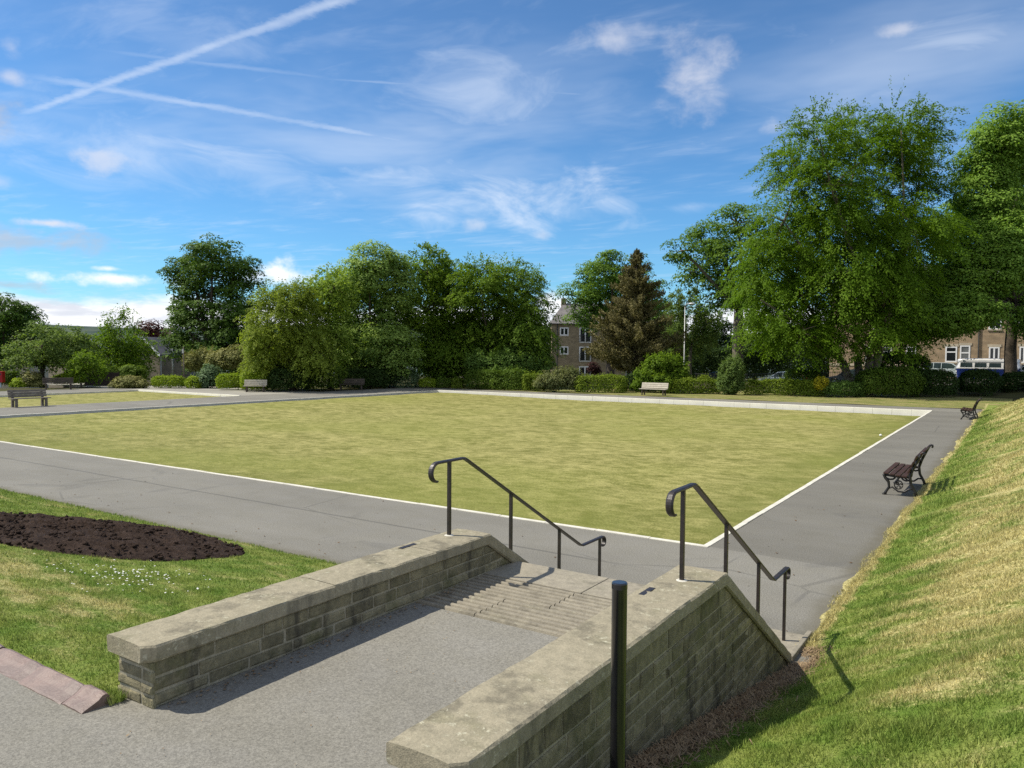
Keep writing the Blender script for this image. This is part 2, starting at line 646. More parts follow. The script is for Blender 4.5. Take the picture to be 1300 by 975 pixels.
def soil_mat():
    m, g, b = new_mat('bare_dark_soil')
    P = g.pos()
    n1 = g.noise(P, 9, 6, .72)
    n2 = g.noise(P, 45, 4, .75)
    col = g.mix(g.smooth(n1, .35, .65), (.038, .025, .019), (.078, .053, .040))
    col = g.mix(g.smooth(n2, .6, .72, 0, .55), col, (.14, .105, .085))
    g.put(b.inputs['Base Color'], col)
    b.inputs['Roughness'].default_value = .95
    b.inputs['Specular IOR Level'].default_value = .1
    g.put(b.inputs['Normal'], g.bump(g.math('ADD', n1, n2), 1.0, .05))
    return m


M['soil'] = soil_mat()

LM = {}
LM['sycamore'] = leaf_mat('sycamore_leaf', (0.034, 0.078, 0.013), (0.125, 0.213, 0.028), 0.31)
LM['sycamore2'] = leaf_mat('bright_sycamore_leaf', (0.048, 0.111, 0.016), (0.187, 0.304, 0.038), 0.38)
LM['syc_right'] = leaf_mat('right_sycamore_leaf', (0.085, 0.178, 0.023), (0.304, 0.458, 0.076), 0.40)
LM['hornbeam'] = leaf_mat('hornbeam_leaf', (0.065, 0.138, 0.009), (0.193, 0.310, 0.024), 0.50)
LM['willow'] = leaf_mat('olive_willow_leaf', (0.122, 0.175, 0.022), (0.342, 0.419, 0.069), 0.50)
LM['maple'] = leaf_mat('pale_maple_leaf', (0.113, 0.189, 0.028), (0.360, 0.473, 0.085), 0.50)
LM['whitebeam'] = leaf_mat('silvered_maple_leaf', (0.073, 0.151, 0.029), (0.382, 0.509, 0.118), 0.35)
LM['birch'] = leaf_mat('birch_leaf', (0.075, 0.149, 0.016), (0.224, 0.328, 0.033), 0.50)
LM['birch2'] = leaf_mat('grey_green_leaf', (0.085, 0.142, 0.034), (0.246, 0.331, 0.093), 0.44)
LM['conifer'] = leaf_mat('brown_conifer_needle', (0.065, 0.060, 0.022), (0.205, 0.182, 0.075), 0.15)
LM['darkconifer'] = leaf_mat('dark_conifer_needle', (0.023, 0.048, 0.019), (0.076, 0.123, 0.046), 0.12)
LM['lime'] = leaf_mat('lime_hedge_leaf', (0.138, 0.219, 0.015), (0.375, 0.475, 0.035), .35)
LM['hedge'] = leaf_mat('hedge_leaf', (0.089, 0.145, 0.015), (0.285, 0.365, 0.040), 0.38)
LM['hedge_dk'] = leaf_mat('dark_hedge_leaf', (0.049, 0.098, 0.013), (0.166, 0.244, 0.029), 0.35)
LM['laurel'] = leaf_mat('laurel_leaf', (0.048, 0.105, 0.020), (0.180, 0.281, 0.057), 0.31)
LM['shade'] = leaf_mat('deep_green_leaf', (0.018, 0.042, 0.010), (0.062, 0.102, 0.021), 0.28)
LM['gold'] = leaf_mat('golden_leaf', (0.260, 0.240, 0.012), (0.480, 0.420, 0.030), .3)
LM['rhodo'] = leaf_mat('olive_rhododendron_leaf', (0.116, 0.139, 0.034), (0.310, 0.295, 0.109), .28)
LM['copper'] = leaf_mat('copper_leaf', (0.042, 0.016, 0.014), (0.102, 0.038, 0.034), .3)
LM['acer'] = leaf_mat('red_acer_leaf', (0.039, 0.017, 0.018), (0.102, 0.047, 0.047), .4)
LM['grey'] = leaf_mat('blue_green_shrub_leaf', (0.054, 0.105, 0.043), (0.186, 0.264, 0.132), .25)
LM['pale'] = leaf_mat('pale_shrub_leaf', (.065, .115, .025), (.18, .26, .070), .35)
LM['blossom'] = leaf_mat('flowering_shrub_leaf', (.06, .095, .022), (.27, .28, .12), .3)

# ------------------------------------------------------------------ foliage
def unit(v):
    return v / (np.linalg.norm(v, axis=-1, keepdims=True) + 1e-9)


def leaf_arrays(P, Nn, size, aspect=.62, T=None):
    """leaf-shaped folded quads. P (n,3), Nn (n,3), size (n,)"""
    n = len(P)
    if T is None:
        T = NR.normal(size=(n, 3))
    T = unit(T - Nn * (T * Nn).sum(1, keepdims=True))
    B = np.cross(Nn, T)
    s = size[:, None]
    fold = (.12 * s) * Nn
    v0 = P - T * s * .5
    v1 = P + B * s * aspect * .5 - fold
    v2 = P + T * s * .5
    v3 = P - B * s * aspect * .5 - fold
    V = np.stack([v0, v1, v2, v3], 1).reshape(-1, 3)
    F = np.arange(4 * n).reshape(-1, 4)
    return V, F


class Leaves:
    def __init__(self):
        self.P, self.N, self.S, self.T, self.D = [], [], [], [], []

    def add(self, P, Nn, S, tint, D=None):
        self.P.append(P)
        self.N.append(Nn)
        self.S.append(S)
        self.T.append(np.clip(tint, 0, 1))
        self.D.append(D if D is not None else NR.normal(size=P.shape))

    def build(self, name, mat, parent=None, aspect=.62):
        P = np.concatenate(self.P)
        V, F = leaf_arrays(P, np.concatenate(self.N), np.concatenate(self.S), aspect, np.concatenate(self.D))
        return mesh_obj(name, V, F, mat, parent, True, False, np.concatenate(self.T))


def sphere_dirs(n):
    return unit(NR.normal(size=(n, 3)))


def blob_clump(L, c, out, rc, n, leaf, flat=.55, tint=.5, up=.6):
    """one leaf clump: a flattened cap of leaves round c"""
    d = sphere_dirs(n)
    dn_ = NR.uniform(size=n) < .62
    d[:, 2] = np.where(dn_, np.abs(d[:, 2]), d[:, 2])
    r = rc * NR.uniform(.55, 1.0, n) ** .45
    wob = 1 + .22 * np.sin(d[:, 0] * 5 + c[0] * 3) * np.sin(d[:, 1] * 5 + c[1] * 3)
    off = d * (r * wob)[:, None]
    off[:, 2] *= flat
    P = c + off
    dn = d.copy()
    Nn = unit(dn * .75 + np.array([0, 0, up]) + out * .35 + NR.normal(size=(n, 3)) * .38)
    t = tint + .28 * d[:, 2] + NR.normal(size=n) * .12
    L.add(P, Nn, leaf * NR.uniform(.65, 1.25, n), t)


def strand(L, p0, dir0, length, droop, n, leaf, tint, spread=.10, up=.5):
    """a twig with leaves along it that leaves the crown and droops"""
    t = NR.uniform(.05, 1, n)
    s = t * length
    P = p0 + dir0[None] * s[:, None]
    P[:, 2] -= droop * (s ** 2) / max(length, .1)
    P = P + NR.normal(size=(n, 3)) * spread * (.4 + t[:, None])
    tan = np.tile(dir0, (n, 1))
    tan[:, 2] -= 2 * droop * s / max(length, .1)
    tan = unit(tan)
    Nn = unit(np.array([0, 0, up]) + NR.normal(size=(n, 3)) * .5)
    L.add(P, Nn, leaf * NR.uniform(.6, 1.25, n), tint + NR.normal(size=n) * .14, tan + NR.normal(size=(n, 3)) * .35)


def lobe_world(lobes, D, depth=.85):
    """lobes in photo pixels (px,py,rx,ry[,dz]) at distance D -> world centres and radii"""
    out = []
    for lb in lobes:
        px, py, rx, ry = lb[:4]
        dz = lb[4] if len(lb) > 4 else 0.0
        k = (D + dz) / CF
        out.append((at(px, py, D + dz), np.array([rx * k, ry * k, (rx * .75 + ry * .25) * depth * k])))
    return out


def axes_pts(c, R, d):
    """local (right, up, depth) offsets -> world"""
    fr = np.array([AR[0], AR[1], 0]); fr /= np.linalg.norm(fr)
    ff = np.array([-fr[1], fr[0], 0])
    return c + fr * (d[:, 0:1] * R[0]) + np.array([0, 0, 1.0]) * (d[:, 1:2] * R[1]) + ff * (d[:, 2:3] * R[2])


def inside_any(P, W, skip, shrink=.72):
    fr = np.array([AR[0], AR[1], 0]); fr /= np.linalg.norm(fr)
    ff = np.array([-fr[1], fr[0], 0])
    m = np.zeros(len(P), bool)
    for i, (c, R) in enumerate(W):
        if i == skip: continue
        q = P - c
        e = (q @ fr / R[0]) ** 2 + (q[:, 2] / R[1]) ** 2 + (q @ ff / R[2]) ** 2
        m |= e < shrink ** 2
    return m


def limb_path(a, b, sag=.12, n=5):
    a = np.asarray(a, float); b = np.asarray(b, float)
    L = np.linalg.norm(b - a)
    w = NR.normal(size=3) * L * .05
    pts = []
    for i in range(n):
        t = i / (n - 1)
        p = a + (b - a) * t
        p = p + w * math.sin(PI * t)
        p[2] += sag * L * math.sin(PI * t) * .5
        pts.append(p)
    return pts


def tree(name, label, cat, base, lobes, D, style, mat, bark='bark', trunk_r=.3, rc=.8, leaf=.24, cover=1.0, seed=1,
         group=None, split=.3, stems=1, flat=.55, per=70, inner=.35, lean=(0, 0), limbs=True, base_z=0.0, up=.6, crown_name='crown'):
    """tree > trunk (with its limbs), crown. The crown is leaf clumps on the shells of several lobes."""
    global NR
    NR = np.random.default_rng(seed)
    root = empty(name, base, 0, label, cat, group)
    base = np.asarray(base, float)
    cx_ = sum(l[0] for l in lobes) / len(lobes)
    hw_ = max(abs(l[0] - cx_) + l[2] for l in lobes)
    lb2 = []
    for i, l in enumerate(lobes):
        k_ = max(.15, 1 - (abs(l[0] - cx_) / hw_) ** 2) ** .5
        sg = (-1, .55, -.5, 1, 0)[i % 5]
        lb2.append((l[0], l[1], l[2], l[3], l[4]) if len(l) > 4 else (l[0], l[1], l[2], l[3], sg * k_ * hw_ * D / CF * .55 * NR.uniform(.75, 1.1)))
    W = lobe_world(lb2, D)
    L = Leaves()
    top = max(c[2] + R[1] for c, R in W)
    bot = min(c[2] - R[1] for c, R in W)
    allc = []
    for i, (c, R) in enumerate(W):
        area = 4 * PI * ((R[0] * R[1]) ** 1.6 / 3 + (R[0] * R[2]) ** 1.6 / 3 + (R[1] * R[2]) ** 1.6 / 3) ** (1 / 1.6)
        n = max(6, int(cover * area / (rc * rc * 1.15)))
        d = sphere_dirs(n)
        rr = NR.uniform(.70, 1.10, n)
        ni = int(n * inner)
        d2 = sphere_dirs(ni)
        d = np.concatenate([d * rr[:, None], d2 * NR.uniform(.25, .7, ni)[:, None]])
        Pc = axes_pts(c, R, d)
        m = ~inside_any(Pc, W, i)
        Pc = Pc[m]
        for q in Pc:
            allc.append((q, unit(q - c)))
    tone = NR.uniform(-.18, .18, len(allc))
    for j, (q, o) in enumerate(allc):
        t0 = .42 + tone[j]
        k = NR.uniform(.7, 1.25)
        if style == 'clump':
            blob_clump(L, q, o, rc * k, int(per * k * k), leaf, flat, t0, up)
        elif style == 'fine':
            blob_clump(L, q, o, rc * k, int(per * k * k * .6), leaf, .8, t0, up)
            for s in range(3):
                dd = unit(o + np.array([0, 0, .35]) + NR.normal(size=3) * .5)
                strand(L, q, dd, rc * NR.uniform(.9, 1.7), .35, int(per * .22), leaf * .9, t0 + .12, .05)
        elif style == 'drape':
            h = unit(np.array([o[0], o[1], 0.0]) + NR.normal(size=3) * np.array([.35, .35, 0]))
            hi = (q[2] - bot) / (top - bot)
            for s in range(3):
                h2 = unit(h + NR.normal(size=3) * np.array([.45, .45, 0]))
                ln_ = rc * NR.uniform(1.1, 2.0)
                m_ = int(per * k / 3)
                t = NR.uniform(.0, 1, m_) ** .8
                drp = NR.uniform(.55, 1.05) * (1.15 - .5 * hi)
                lift = .25 + .75 * max(0, hi - .6) * 2
                side_ = np.cross(h2, [0, 0, 1.0])
                fan = NR.normal(size=m_) * .20 * (.35 + .65 * t) * (1.15 - t * .55)
                x_ = t * ln_
                z_ = lift * x_ * .7 - drp * x_ * x_ / ln_
                q0 = q + NR.normal(size=3) * rc * .35
                P = q0 + h2 * x_[:, None] + side_ * (fan * ln_)[:, None] + np.array([0, 0, 1.0]) * (z_ - np.abs(fan) * ln_ * .45 + NR.normal(size=m_) * .07)[:, None]
                slope = lift * .7 - 2 * drp * t
                tan = unit(h2 + np.array([0, 0, 1.0]) * slope[:, None])
                nn_ = unit(np.array([0, 0, 1.0]) - h2 * slope[:, None] + side_ * (np.sign(fan) * .4)[:, None] + NR.normal(size=(m_, 3)) * .34)
                L.add(P, nn_, leaf * NR.uniform(.6, 1.2, m_), t0 + .12 * (t - .4) + NR.normal(size=m_) * .12 + NR.normal() * .07, tan + NR.normal(size=(m_, 3)) * .4)
            if hi > .72:
                for s in range(3):
                    dd = unit(np.array([o[0] * .6 + .22, o[1] * .6, 1.0]) + NR.normal(size=3) * .28)
                    strand(L, q, dd, rc * NR.uniform(1.0, 2.2), .12, int(per / 9), leaf * .85, t0 + .1, .06, .4)
        elif style == 'feather':
            for s in range(6):
                dd = unit(np.array([o[0], o[1], .25 * o[2] + .12]) + NR.normal(size=3) * np.array([.5, .5, .3]))
                strand(L, q + NR.normal(size=3) * rc * .4, dd, rc * NR.uniform(1.0, 2.1), NR.uniform(.45, .95), int(per / 5), leaf, t0 + .08 * s / 5, .09, .7)
            if q[2] > top - (top - bot) * .22:
                for s in range(4):
                    dd = unit(np.array([o[0] * .5 + .25, o[1] * .5, 1.0]) + NR.normal(size=3) * .3)
                    strand(L, q, dd, rc * NR.uniform(1.0, 2.3), .10, int(per / 6), leaf * .9, t0 + .1, .07, .4)
        elif style == 'weep':
            for s in range(6):
                dd = unit(np.array([o[0], o[1], .5]) + NR.normal(size=3) * .4)
                strand(L, q, dd, rc * NR.uniform(.4, .9), .6, int(per / 8), leaf, t0, .08)
                p1 = q + dd * rc * .5
                m_ = int(per / 8)
                P = p1 + np.stack([NR.normal(size=m_) * .10, NR.normal(size=m_) * .10, -NR.uniform(0, rc * 1.8, m_)], 1)
                L.add(P, unit(NR.normal(size=(m_, 3)) + np.array([0, 0, .4])), leaf * NR.uniform(.6, 1.2, m_), t0 + NR.normal(size=m_) * .15)
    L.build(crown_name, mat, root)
    # trunk and limbs
    mb = MB()
    H = top - base[2]
    sp = np.array([base[0] + lean[0], base[1] + lean[1], base[2] + H * split])
    ends = [c for c, R in W]
    if stems == 1:
        pts = [base + np.array([0, 0, -.15]), base + np.array([0, 0, .25]), base * .5 + sp * .5 + np.array([NR.normal() * .06, NR.normal() * .06, 0]), sp]
        mb.tube(pts, [trunk_r * 1.45, trunk_r * 1.08, trunk_r * .92, trunk_r * .8], 12)
        starts = [sp]
    else:
        starts = []
        for s in range(stems):
            a = 2 * PI * s / stems + .4
            q = sp + np.array([math.cos(a) * H * .07, math.sin(a) * H * .05, NR.uniform(-.05, .1) * H])
            b0 = base + np.array([math.cos(a), math.sin(a), 0]) * trunk_r * .55
            pts = [b0 - np.array([0, 0, .15]), b0 + np.array([0, 0, .3]), b0 * .45 + q * .55 + np.array([0, 0, -.02 * H]), q]
            mb.tube(pts, [trunk_r * .95, trunk_r * .75, trunk_r * .6, trunk_r * .5], 10)
            starts.append(q)
        mb.tube([base - np.array([0, 0, .15]), base + np.array([0, 0, .7])], [trunk_r * 1.5, trunk_r * .95], 12)
    if limbs:
        for i, (c, R) in enumerate(W):
            s0 = min(starts, key=lambda q: np.linalg.norm(q - c))
            path = limb_path(s0, c, .06)
            z_s = max(base[2] + .12 * H, min(s0[2], c[2] - .05 * H))
            low = s0[2] - z_s > .03 * H
            if stems == 1: s0 = base + (s0 - base) * min(1, (z_s - base[2]) / (s0[2] - base[2]))
            r0 = trunk_r * ((.22 if low else .40) if stems == 1 else .30)
            mb.tube(path, list(np.linspace(r0, r0 * .35, len(path))), 7)
        sel = NR.permutation(len(allc))[:70]
        for j in sel:
            q = allc[j][0]
            c, R = min(W, key=lambda w: np.linalg.norm(w[0] - q))
            path = limb_path(c, q, .1, 4)
            r0 = trunk_r * .16
            mb.tube(path, list(np.linspace(r0, r0 * .25, 4)), 5, caps=False)
    mb.build('trunk', M[bark], root, world=True, smooth=True)
    return root


def conifer(name, label, base, H, r0, mat, seed, group=None, leaf=.22, layers=34, per=9, crown_from=.1, base_px=None, dens=1.0):
    global NR
    NR = np.random.default_rng(seed)
    root = empty(name, base, 0, label, 'tree', group)
    base = np.asarray(base, float)
    L = Leaves()
    mb = MB()
    mb.tube([base - np.array([0, 0, .1]), base + np.array([0, 0, H * .5]), base + np.array([0, 0, H * .99])], [H * .02, H * .012, .015], 9)
    for k in range(layers):
        t = (k + NR.uniform(0, .8)) / layers
        z = base[2] + H * (crown_from + (1 - crown_from) * t)
        rad = r0 * (1 - t) ** .82 * (.6 + .4 * min(1, (t + .06) / .18)) + .12
        nb = max(4, int(per * (1 - .45 * t)))
        for b in range(nb):
            a = NR.uniform(0, 2 * PI)
            ln = rad * NR.uniform(.5, 1.15) * (1 + .22 * math.sin(a * 2 + k * .55) * math.sin(a * 3 - k * .31))
            d = np.array([math.cos(a), math.sin(a), 0])
            p0 = base * np.array([1, 1, 0]) + np.array([0, 0, z])
            rise = NR.uniform(.0, .45)
            tip = p0 + d * ln + np.array([0, 0, rise * ln])
            if b % 3 == 0:
                mb.tube([p0, p0 * .5 + tip * .5 - np.array([0, 0, .06 * ln]), tip], [.035, .02, .008], 5, caps=False)
            m = int(dens * (10 + 34 * ln))
            u = NR.uniform(.12, 1, m) ** .8
            side = np.cross(d, [0, 0, 1.0])
            P = p0 + (tip - p0) * u[:, None] + side * (NR.normal(size=m) * .17 * (1.1 - u) * ln)[:, None]
            P[:, 2] += -.06 * ln * np.sin(PI * u) + NR.normal(size=m) * .10
            # upturned twig tips
            D = unit(d * .6 + np.array([0, 0, .7]) + side * NR.normal(size=(m, 1)) * .8)
            tt = .30 + .35 * u + NR.normal(size=m) * .16 + NR.normal() * .08
            L.add(P, unit(NR.normal(size=(m, 3)) + d * .4 + np.array([0, 0, .4])), leaf * NR.uniform(.7, 1.3, m), tt, D)
    m = int(60 * dens)
    P = base + np.array([0, 0, H]) + np.stack([NR.normal(size=m) * .05, NR.normal(size=m) * .05, NR.uniform(-.8, .12, m)], 1)
    L.add(P, sphere_dirs(m), np.full(m, leaf * .7), NR.uniform(.2, .6, m), np.tile(np.array([0, 0, 1.0]), (m, 1)) + NR.normal(size=(m, 3)) * .4)
    L.build('crown', mat, root, aspect=.34)
    mb.build('trunk', M['bark'], root, world=True, smooth=True)
    return root


def hedge(name, label, px0, px1, ytop, D, depth, mat, seed, base_z=0.0, leaf=.11, shape='box', cat='hedge', group=None, D2=None, rough=.05, dens=1.5, ybase=None):
    """clipped or rounded shrub standing on base_z between two photo columns"""
    global NR
    NR = np.random.default_rng(seed)
    D2 = D2 or D
    a = gp(px0, D, base_z)
    b = gp(px1, D2, base_z)
    mid = (a + b) / 2
    ln = np.linalg.norm((b - a)[:2])
    ux = (b - a) / ln
    ux[2] = 0
    uy = np.array([-ux[1], ux[0], 0])
    pxm = (px0 + px1) / 2
    Dm = (D + D2) / 2
    h = at(pxm, ytop, Dm)[2] - base_z
    hx, hy = ln / 2, depth / 2
    cen = mid + uy * hy
    L = Leaves()
    area = 2 * (ln * h + depth * h) + ln * depth
    n = int(dens * area / (leaf * leaf * .5) * 1.9)
    d = sphere_dirs(n)
    d[:, 2] = np.where(d[:, 2] < -.75, -d[:, 2], d[:, 2])
    if shape == 'box':
        p = 7.0
    elif shape == 'soft':
        p = 3.2
    else:
        p = 2.1
    # superellipsoid shell
    U = NR.uniform(-1, 1, (n, 3))
    wts = np.array([depth * h, ln * h, ln * depth]); wts = wts / wts.sum()
    ax = NR.choice(3, n, p=wts)
    sg = np.where(NR.uniform(size=n) < .5, -1.0, 1.0)
    sg = np.where((ax == 2), 1.0, sg)
    U[np.arange(n), ax] = sg
    nrm = (np.abs(U) ** p).sum(1) ** (1 / p)
    U = U / nrm[:, None]
    grad = unit(np.sign(U) * np.abs(U) ** (p - 1) / np.array([hx, hy, h / 2]))
    shell = 1 - np.abs(NR.normal(size=n)) * .10
    # lumpy outline from a few random bumps
    nb = max(6, int(ln * 3))
    bc = NR.uniform(-1, 1, (nb, 3)) * np.array([1, 1, 1])
    br = NR.uniform(.5, 1.0, nb)
    ba = NR.normal(size=nb) * rough * 2.2
    lump = np.zeros(n)
    Q = U * np.array([hx, hy, h / 2])
    for k in range(nb):
        dist = np.linalg.norm(Q - bc[k] * np.array([hx, hy, h / 2]), axis=1)
        lump += ba[k] * np.exp(-(dist / (br[k] * max(.5, h * .35))) ** 2)
    Q = Q * shell[:, None] + grad * (lump + NR.normal(size=n) * rough * .5)[:, None]
    sprig = NR.uniform(size=n) < .04
    Q[sprig] += grad[sprig] * NR.uniform(.03, .2, sprig.sum())[:, None] * (rough / .05) * .7
    P = cen + ux * Q[:, 0:1] + uy * Q[:, 1:2] + np.array([0, 0, 1.0]) * (Q[:, 2:3] + h / 2)
    P[:, 2] = np.maximum(P[:, 2], base_z + .02)
    G = ux * grad[:, 0:1] + uy * grad[:, 1:2] + np.array([0, 0, 1.0]) * grad[:, 2:3]
    Nn = unit(G * .8 + np.array([0, 0, .35]) + NR.normal(size=(n, 3)) * .55)
    tint = .40 + lump / (rough * 6 + 1e-6) * .3 + NR.normal(size=n) * .17
    L.add(P, Nn, leaf * NR.uniform(.6, 1.3, n), tint)
    V, F = leaf_arrays(P - cen * np.array([1, 1, 0]) - np.array([0, 0, base_z]), Nn, leaf * NR.uniform(.6, 1.3, n))
    o = mesh_obj(name, V, F, mat, None, True, False, np.clip(tint, 0, 1))
    o.location = (cen[0], cen[1], base_z)
    return tag(o, label, cat, group)


def shrub(name, label, lobes, D, mat, seed, style='clump', rc=.35, leaf=.13, per=60, cat='shrub', group=None, base_z=0.0, cover=1.2, flat=.75, inner=.4):
    """loose shrub: leaf clumps on lobes, as one plant"""
    global NR
    NR = np.random.default_rng(seed)
    W = lobe_world(lobes, D)
    L = Leaves()
    for i, (c, R) in enumerate(W):
        area = 4 * PI * ((R[0] * R[1]) ** 1.6 / 3 + (R[0] * R[2]) ** 1.6 / 3 + (R[1] * R[2]) ** 1.6 / 3) ** (1 / 1.6)
        n = max(6, int(cover * area / (rc * rc * 1.2)))
        d = sphere_dirs(n) * NR.uniform(.75, 1.02, n)[:, None]
        ni = int(n * inner)
        d = np.concatenate([d, sphere_dirs(ni) * NR.uniform(.2, .7, ni)[:, None]])
        Pc = axes_pts(c, R, d)
        for q in Pc[~inside_any(Pc, W, i)]:
            if q[2] < base_z + .05: q[2] = base_z + .05 + rnd.random() * .15
            o = unit(q - c)
            t0 = .42 + NR.normal() * .1
            k = NR.uniform(.7, 1.25)
            blob_clump(L, q, o, rc * k, int(per * k * k), leaf, flat, t0)
            if style == 'spiky':
                for s in range(3):
                    strand(L, q, unit(o * .5 + np.array([0, 0, .9]) + NR.normal(size=3) * .3), rc * NR.uniform(1, 1.9), .1, 14, leaf * .9, t0 + .2, .04)
    P = np.concatenate(L.P)
    cen = P.mean(0); cen[2] = base_z
    L.P = [p - cen for p in L.P]
    for p in L.P:
        p[:, 2] = np.maximum(p[:, 2], .02)
    o = L.build(name, mat)
    o.location = cen
    return tag(o, label, cat, group)

# ------------------------------------------------------------------ terrain
def sstep(a, b, x):
    t = np.clip((x - a) / (b - a), 0, 1)
    return t * t * (3 - 2 * t)


def zbank(x, y):
    x = np.asarray(x, float); y = np.asarray(y, float)
    base = np.interp(-y, [3.6, 8.7], [-.04, .93])
    base = np.where(y > -3.6, .012 - .045 * sstep(-3.2, -3.6, y), base)
    slope = np.interp(-y, [4.5, 8.8], [.50, .13])
    slope = slope * (1 - sstep(31.5, 41, y) * .92)
    toe = 2.15 + sstep(-3.0, -2.2, y) * (.05 * np.sin(1.3 * y) + .035 * np.sin(3.7 * y + 1) + .02 * np.sin(9.1 * y))
    below = x < toe
    d = np.maximum(0, x - toe)
    z = base + slope * (np.sqrt(d * d + .09) - .3 + .10 * np.minimum(d, 1))
    z = np.where(z > 2.6, 2.6 + (z - 2.6) * .35, z)
    und = .030 * np.sin(x * 1.7 + y * .9) + .025 * np.sin(y * 2.3 - x * .8) + .018 * np.sin(x * 4.1 - y * 3.3)
    und = und + (.030 * np.sin(x * .9 + y * .37) + .022 * np.sin(y * 1.1 + 2 * x)) * np.clip(d * .8, 0, 1)
    z = z + und * np.clip(d * 1.2, 0, 1)
    return np.where(below & (y > -2.9), -.03, z)


def zlawn(x, y):
    x = np.asarray(x, float); y = np.asarray(y, float)
    t = np.clip((-3.75 - y) / 5.0, 0, 1)
    z = .97 * (t + .06 * np.sin(PI * t))
    return z + .012 * np.sin(x * 2.1 + y) * np.sin(PI * t) + .010 * np.sin(x * 5.1 - y * 4.2) * np.sin(PI * t)


def grid(name, xs, ys, zf, mat, kind='structure', smooth=True, label=None, mask=None):
    xs = np.asarray(xs, float); ys = np.asarray(ys, float)
    X, Y = np.meshgrid(xs, ys)
    Z = zf(X, Y)
    V = np.stack([X, Y, Z], -1).reshape(-1, 3)
    nx, ny = len(xs), len(ys)
    i, j = np.meshgrid(np.arange(nx - 1), np.arange(ny - 1))
    a = (j * nx + i).ravel()
    F = np.stack([a, a + 1, a + nx + 1, a + nx], 1)
    if mask is not None:
        c = V[F].mean(1)
        F = F[mask(c[:, 0], c[:, 1])]
    o = mesh_obj(name, V, F, mat, None, True, smooth)
    return tag(o, label, None, None, kind)


PITS = [(-32.0, .05, -.05, 33.4, -.55), (-48.2, -37.0, .0, 19.95, -.45)]


def zground(X, Y):
    Z = np.full(X.shape, -.03)
    for x0, x1, y0, y1, d in PITS:
        Z = np.where((X > x0 - 1e-6) & (X < x1 + 1e-6) & (Y > y0 - 1e-6) & (Y < y1 + 1e-6), d, Z)
    # the street beyond the park climbs to the right
    st = sstep(50, 60, Y) * np.clip((X + 16) * .045 - .25, -.35, 1.5)
    st = st * (1 - sstep(120, 170, Y))
    Z = Z + st
    # the land falls away to a valley on the left, then distant hills
    R = np.hypot(X - CAM[0], Y - CAM[1])
    fall = sstep(64, 110, R) * sstep(-20, -60, X) * -3.0
    val = -26 * sstep(130, 900, R)
    az = np.arctan2(X - CAM[0], Y - CAM[1])
    hill = (150 + 26 * np.sin(az * 9 + 1) + 14 * np.sin(az * 23 + .4)) * sstep(2200, 3700, R)
    return Z + fall + val + hill


def coords(lo, hi, fine_lo, fine_hi, step, extra=()):
    a = list(np.arange(fine_lo, fine_hi + step, step))
    v, s = fine_lo, step
    while v > lo:
        s *= 1.28
        v -= s
        a.append(max(v, lo))
    v, s = fine_hi, step
    while v < hi:
        s *= 1.28
        v += s
        a.append(min(v, hi))
    return np.unique(np.round(np.array(a + list(extra)), 4))


eps = .004
gx = coords(-4500, 3000, -70, 24, 2.0, [v for p in PITS for v in (p[0] - eps, p[0], p[1], p[1] + eps)])
gy = coords(-400, 4500, -14, 84, 2.0, [v for p in PITS for v in (p[2] - eps, p[2], p[3], p[3] + eps)])


def ground_mat():
    m, g, b = new_mat('land')
    P = g.pos()
    n1 = g.noise(P, .35, 5, .6)
    n2 = g.noise(P, 6, 4, .7)
    far = g.noise(g.mapping(P, scale=(.0045, .0045, .0045)), 1.0, 6, .65)
    near = g.mix(g.smooth(n1, .35, .65), (.060, .058, .025), (.085, .088, .030))
    near = g.mix(g.smooth(n2, .5, .7, 0, .5), near, (.045, .036, .022))
    hills = g.mix(g.smooth(far, .38, .62), (.030, .052, .040), (.085, .105, .075))
    ln = g.new('ShaderNodeVectorMath', operation='LENGTH')
    g.put(ln.inputs[0], P)
    col = g.mix(g.smooth(ln.outputs['Value'], 150, 500), near, hills)
    g.put(b.inputs['Base Color'], col)
    b.inputs['Roughness'].default_value = .95
    b.inputs['Specular IOR Level'].default_value = .1
    g.put(b.inputs['Normal'], g.bump(n2, .5, .05))
    return m


grid('ground', gx, gy, zground, ground_mat(), smooth=False)


def flat(name, x0, x1, y0, y1, z, mat, nx=2, ny=2, label=None):
    return grid(name, np.linspace(x0, x1, nx), np.linspace(y0, y1, ny), lambda X, Y: np.full(X.shape, z), mat, label=label)


# paths
m = MB()
m.add([(-62, -3.85, 0), (2.45, -3.85, 0), (2.45, -.16, 0), (.1, -.03, 0), (.1, -.1, 0), (-62, -.1, 0)], [(0, 1, 2, 3, 4, 5)])
tag(m.build('path', M['path']), 'pale worn asphalt path along the near edge of the green', kind='structure')
m = MB().add([(.1, -.03, 0), (2.45, -.16, 0), (2.45, 33.45, 0), (.1, 33.45, 0)], [(0, 1, 2, 3)])
tag(m.build('path', M['path2']), 'darker asphalt path along the right side of the green', kind='structure')
m = MB().add([(-37, 33.46, 0), (3.2, 33.46, 0), (3.2, 36.3, 0), (-37, 36.3, 0)], [(0, 1, 2, 3)])
tag(m.build('path', M['path']), 'far asphalt path behind the white kerb', kind='structure')
m = MB().add([(-37, -.1, 0), (-32.06, -.1, 0), (-32.06, 33.46, 0), (-37, 33.46, 0)], [(0, 1, 2, 3)])
tag(m.build('path', M['path']), 'asphalt path between the two greens', kind='structure')
M['buff'] = asphalt_mat('buff_paving', .30, .15)
m = MB().add([(-66, 19.97, .001), (-37.003, 19.97, .001), (-37.003, 26.5, .001), (-66, 26.5, .001)], [(0, 1, 2, 3)])
tag(m.build('path', M['buff']), 'buff path behind the second green', kind='structure')
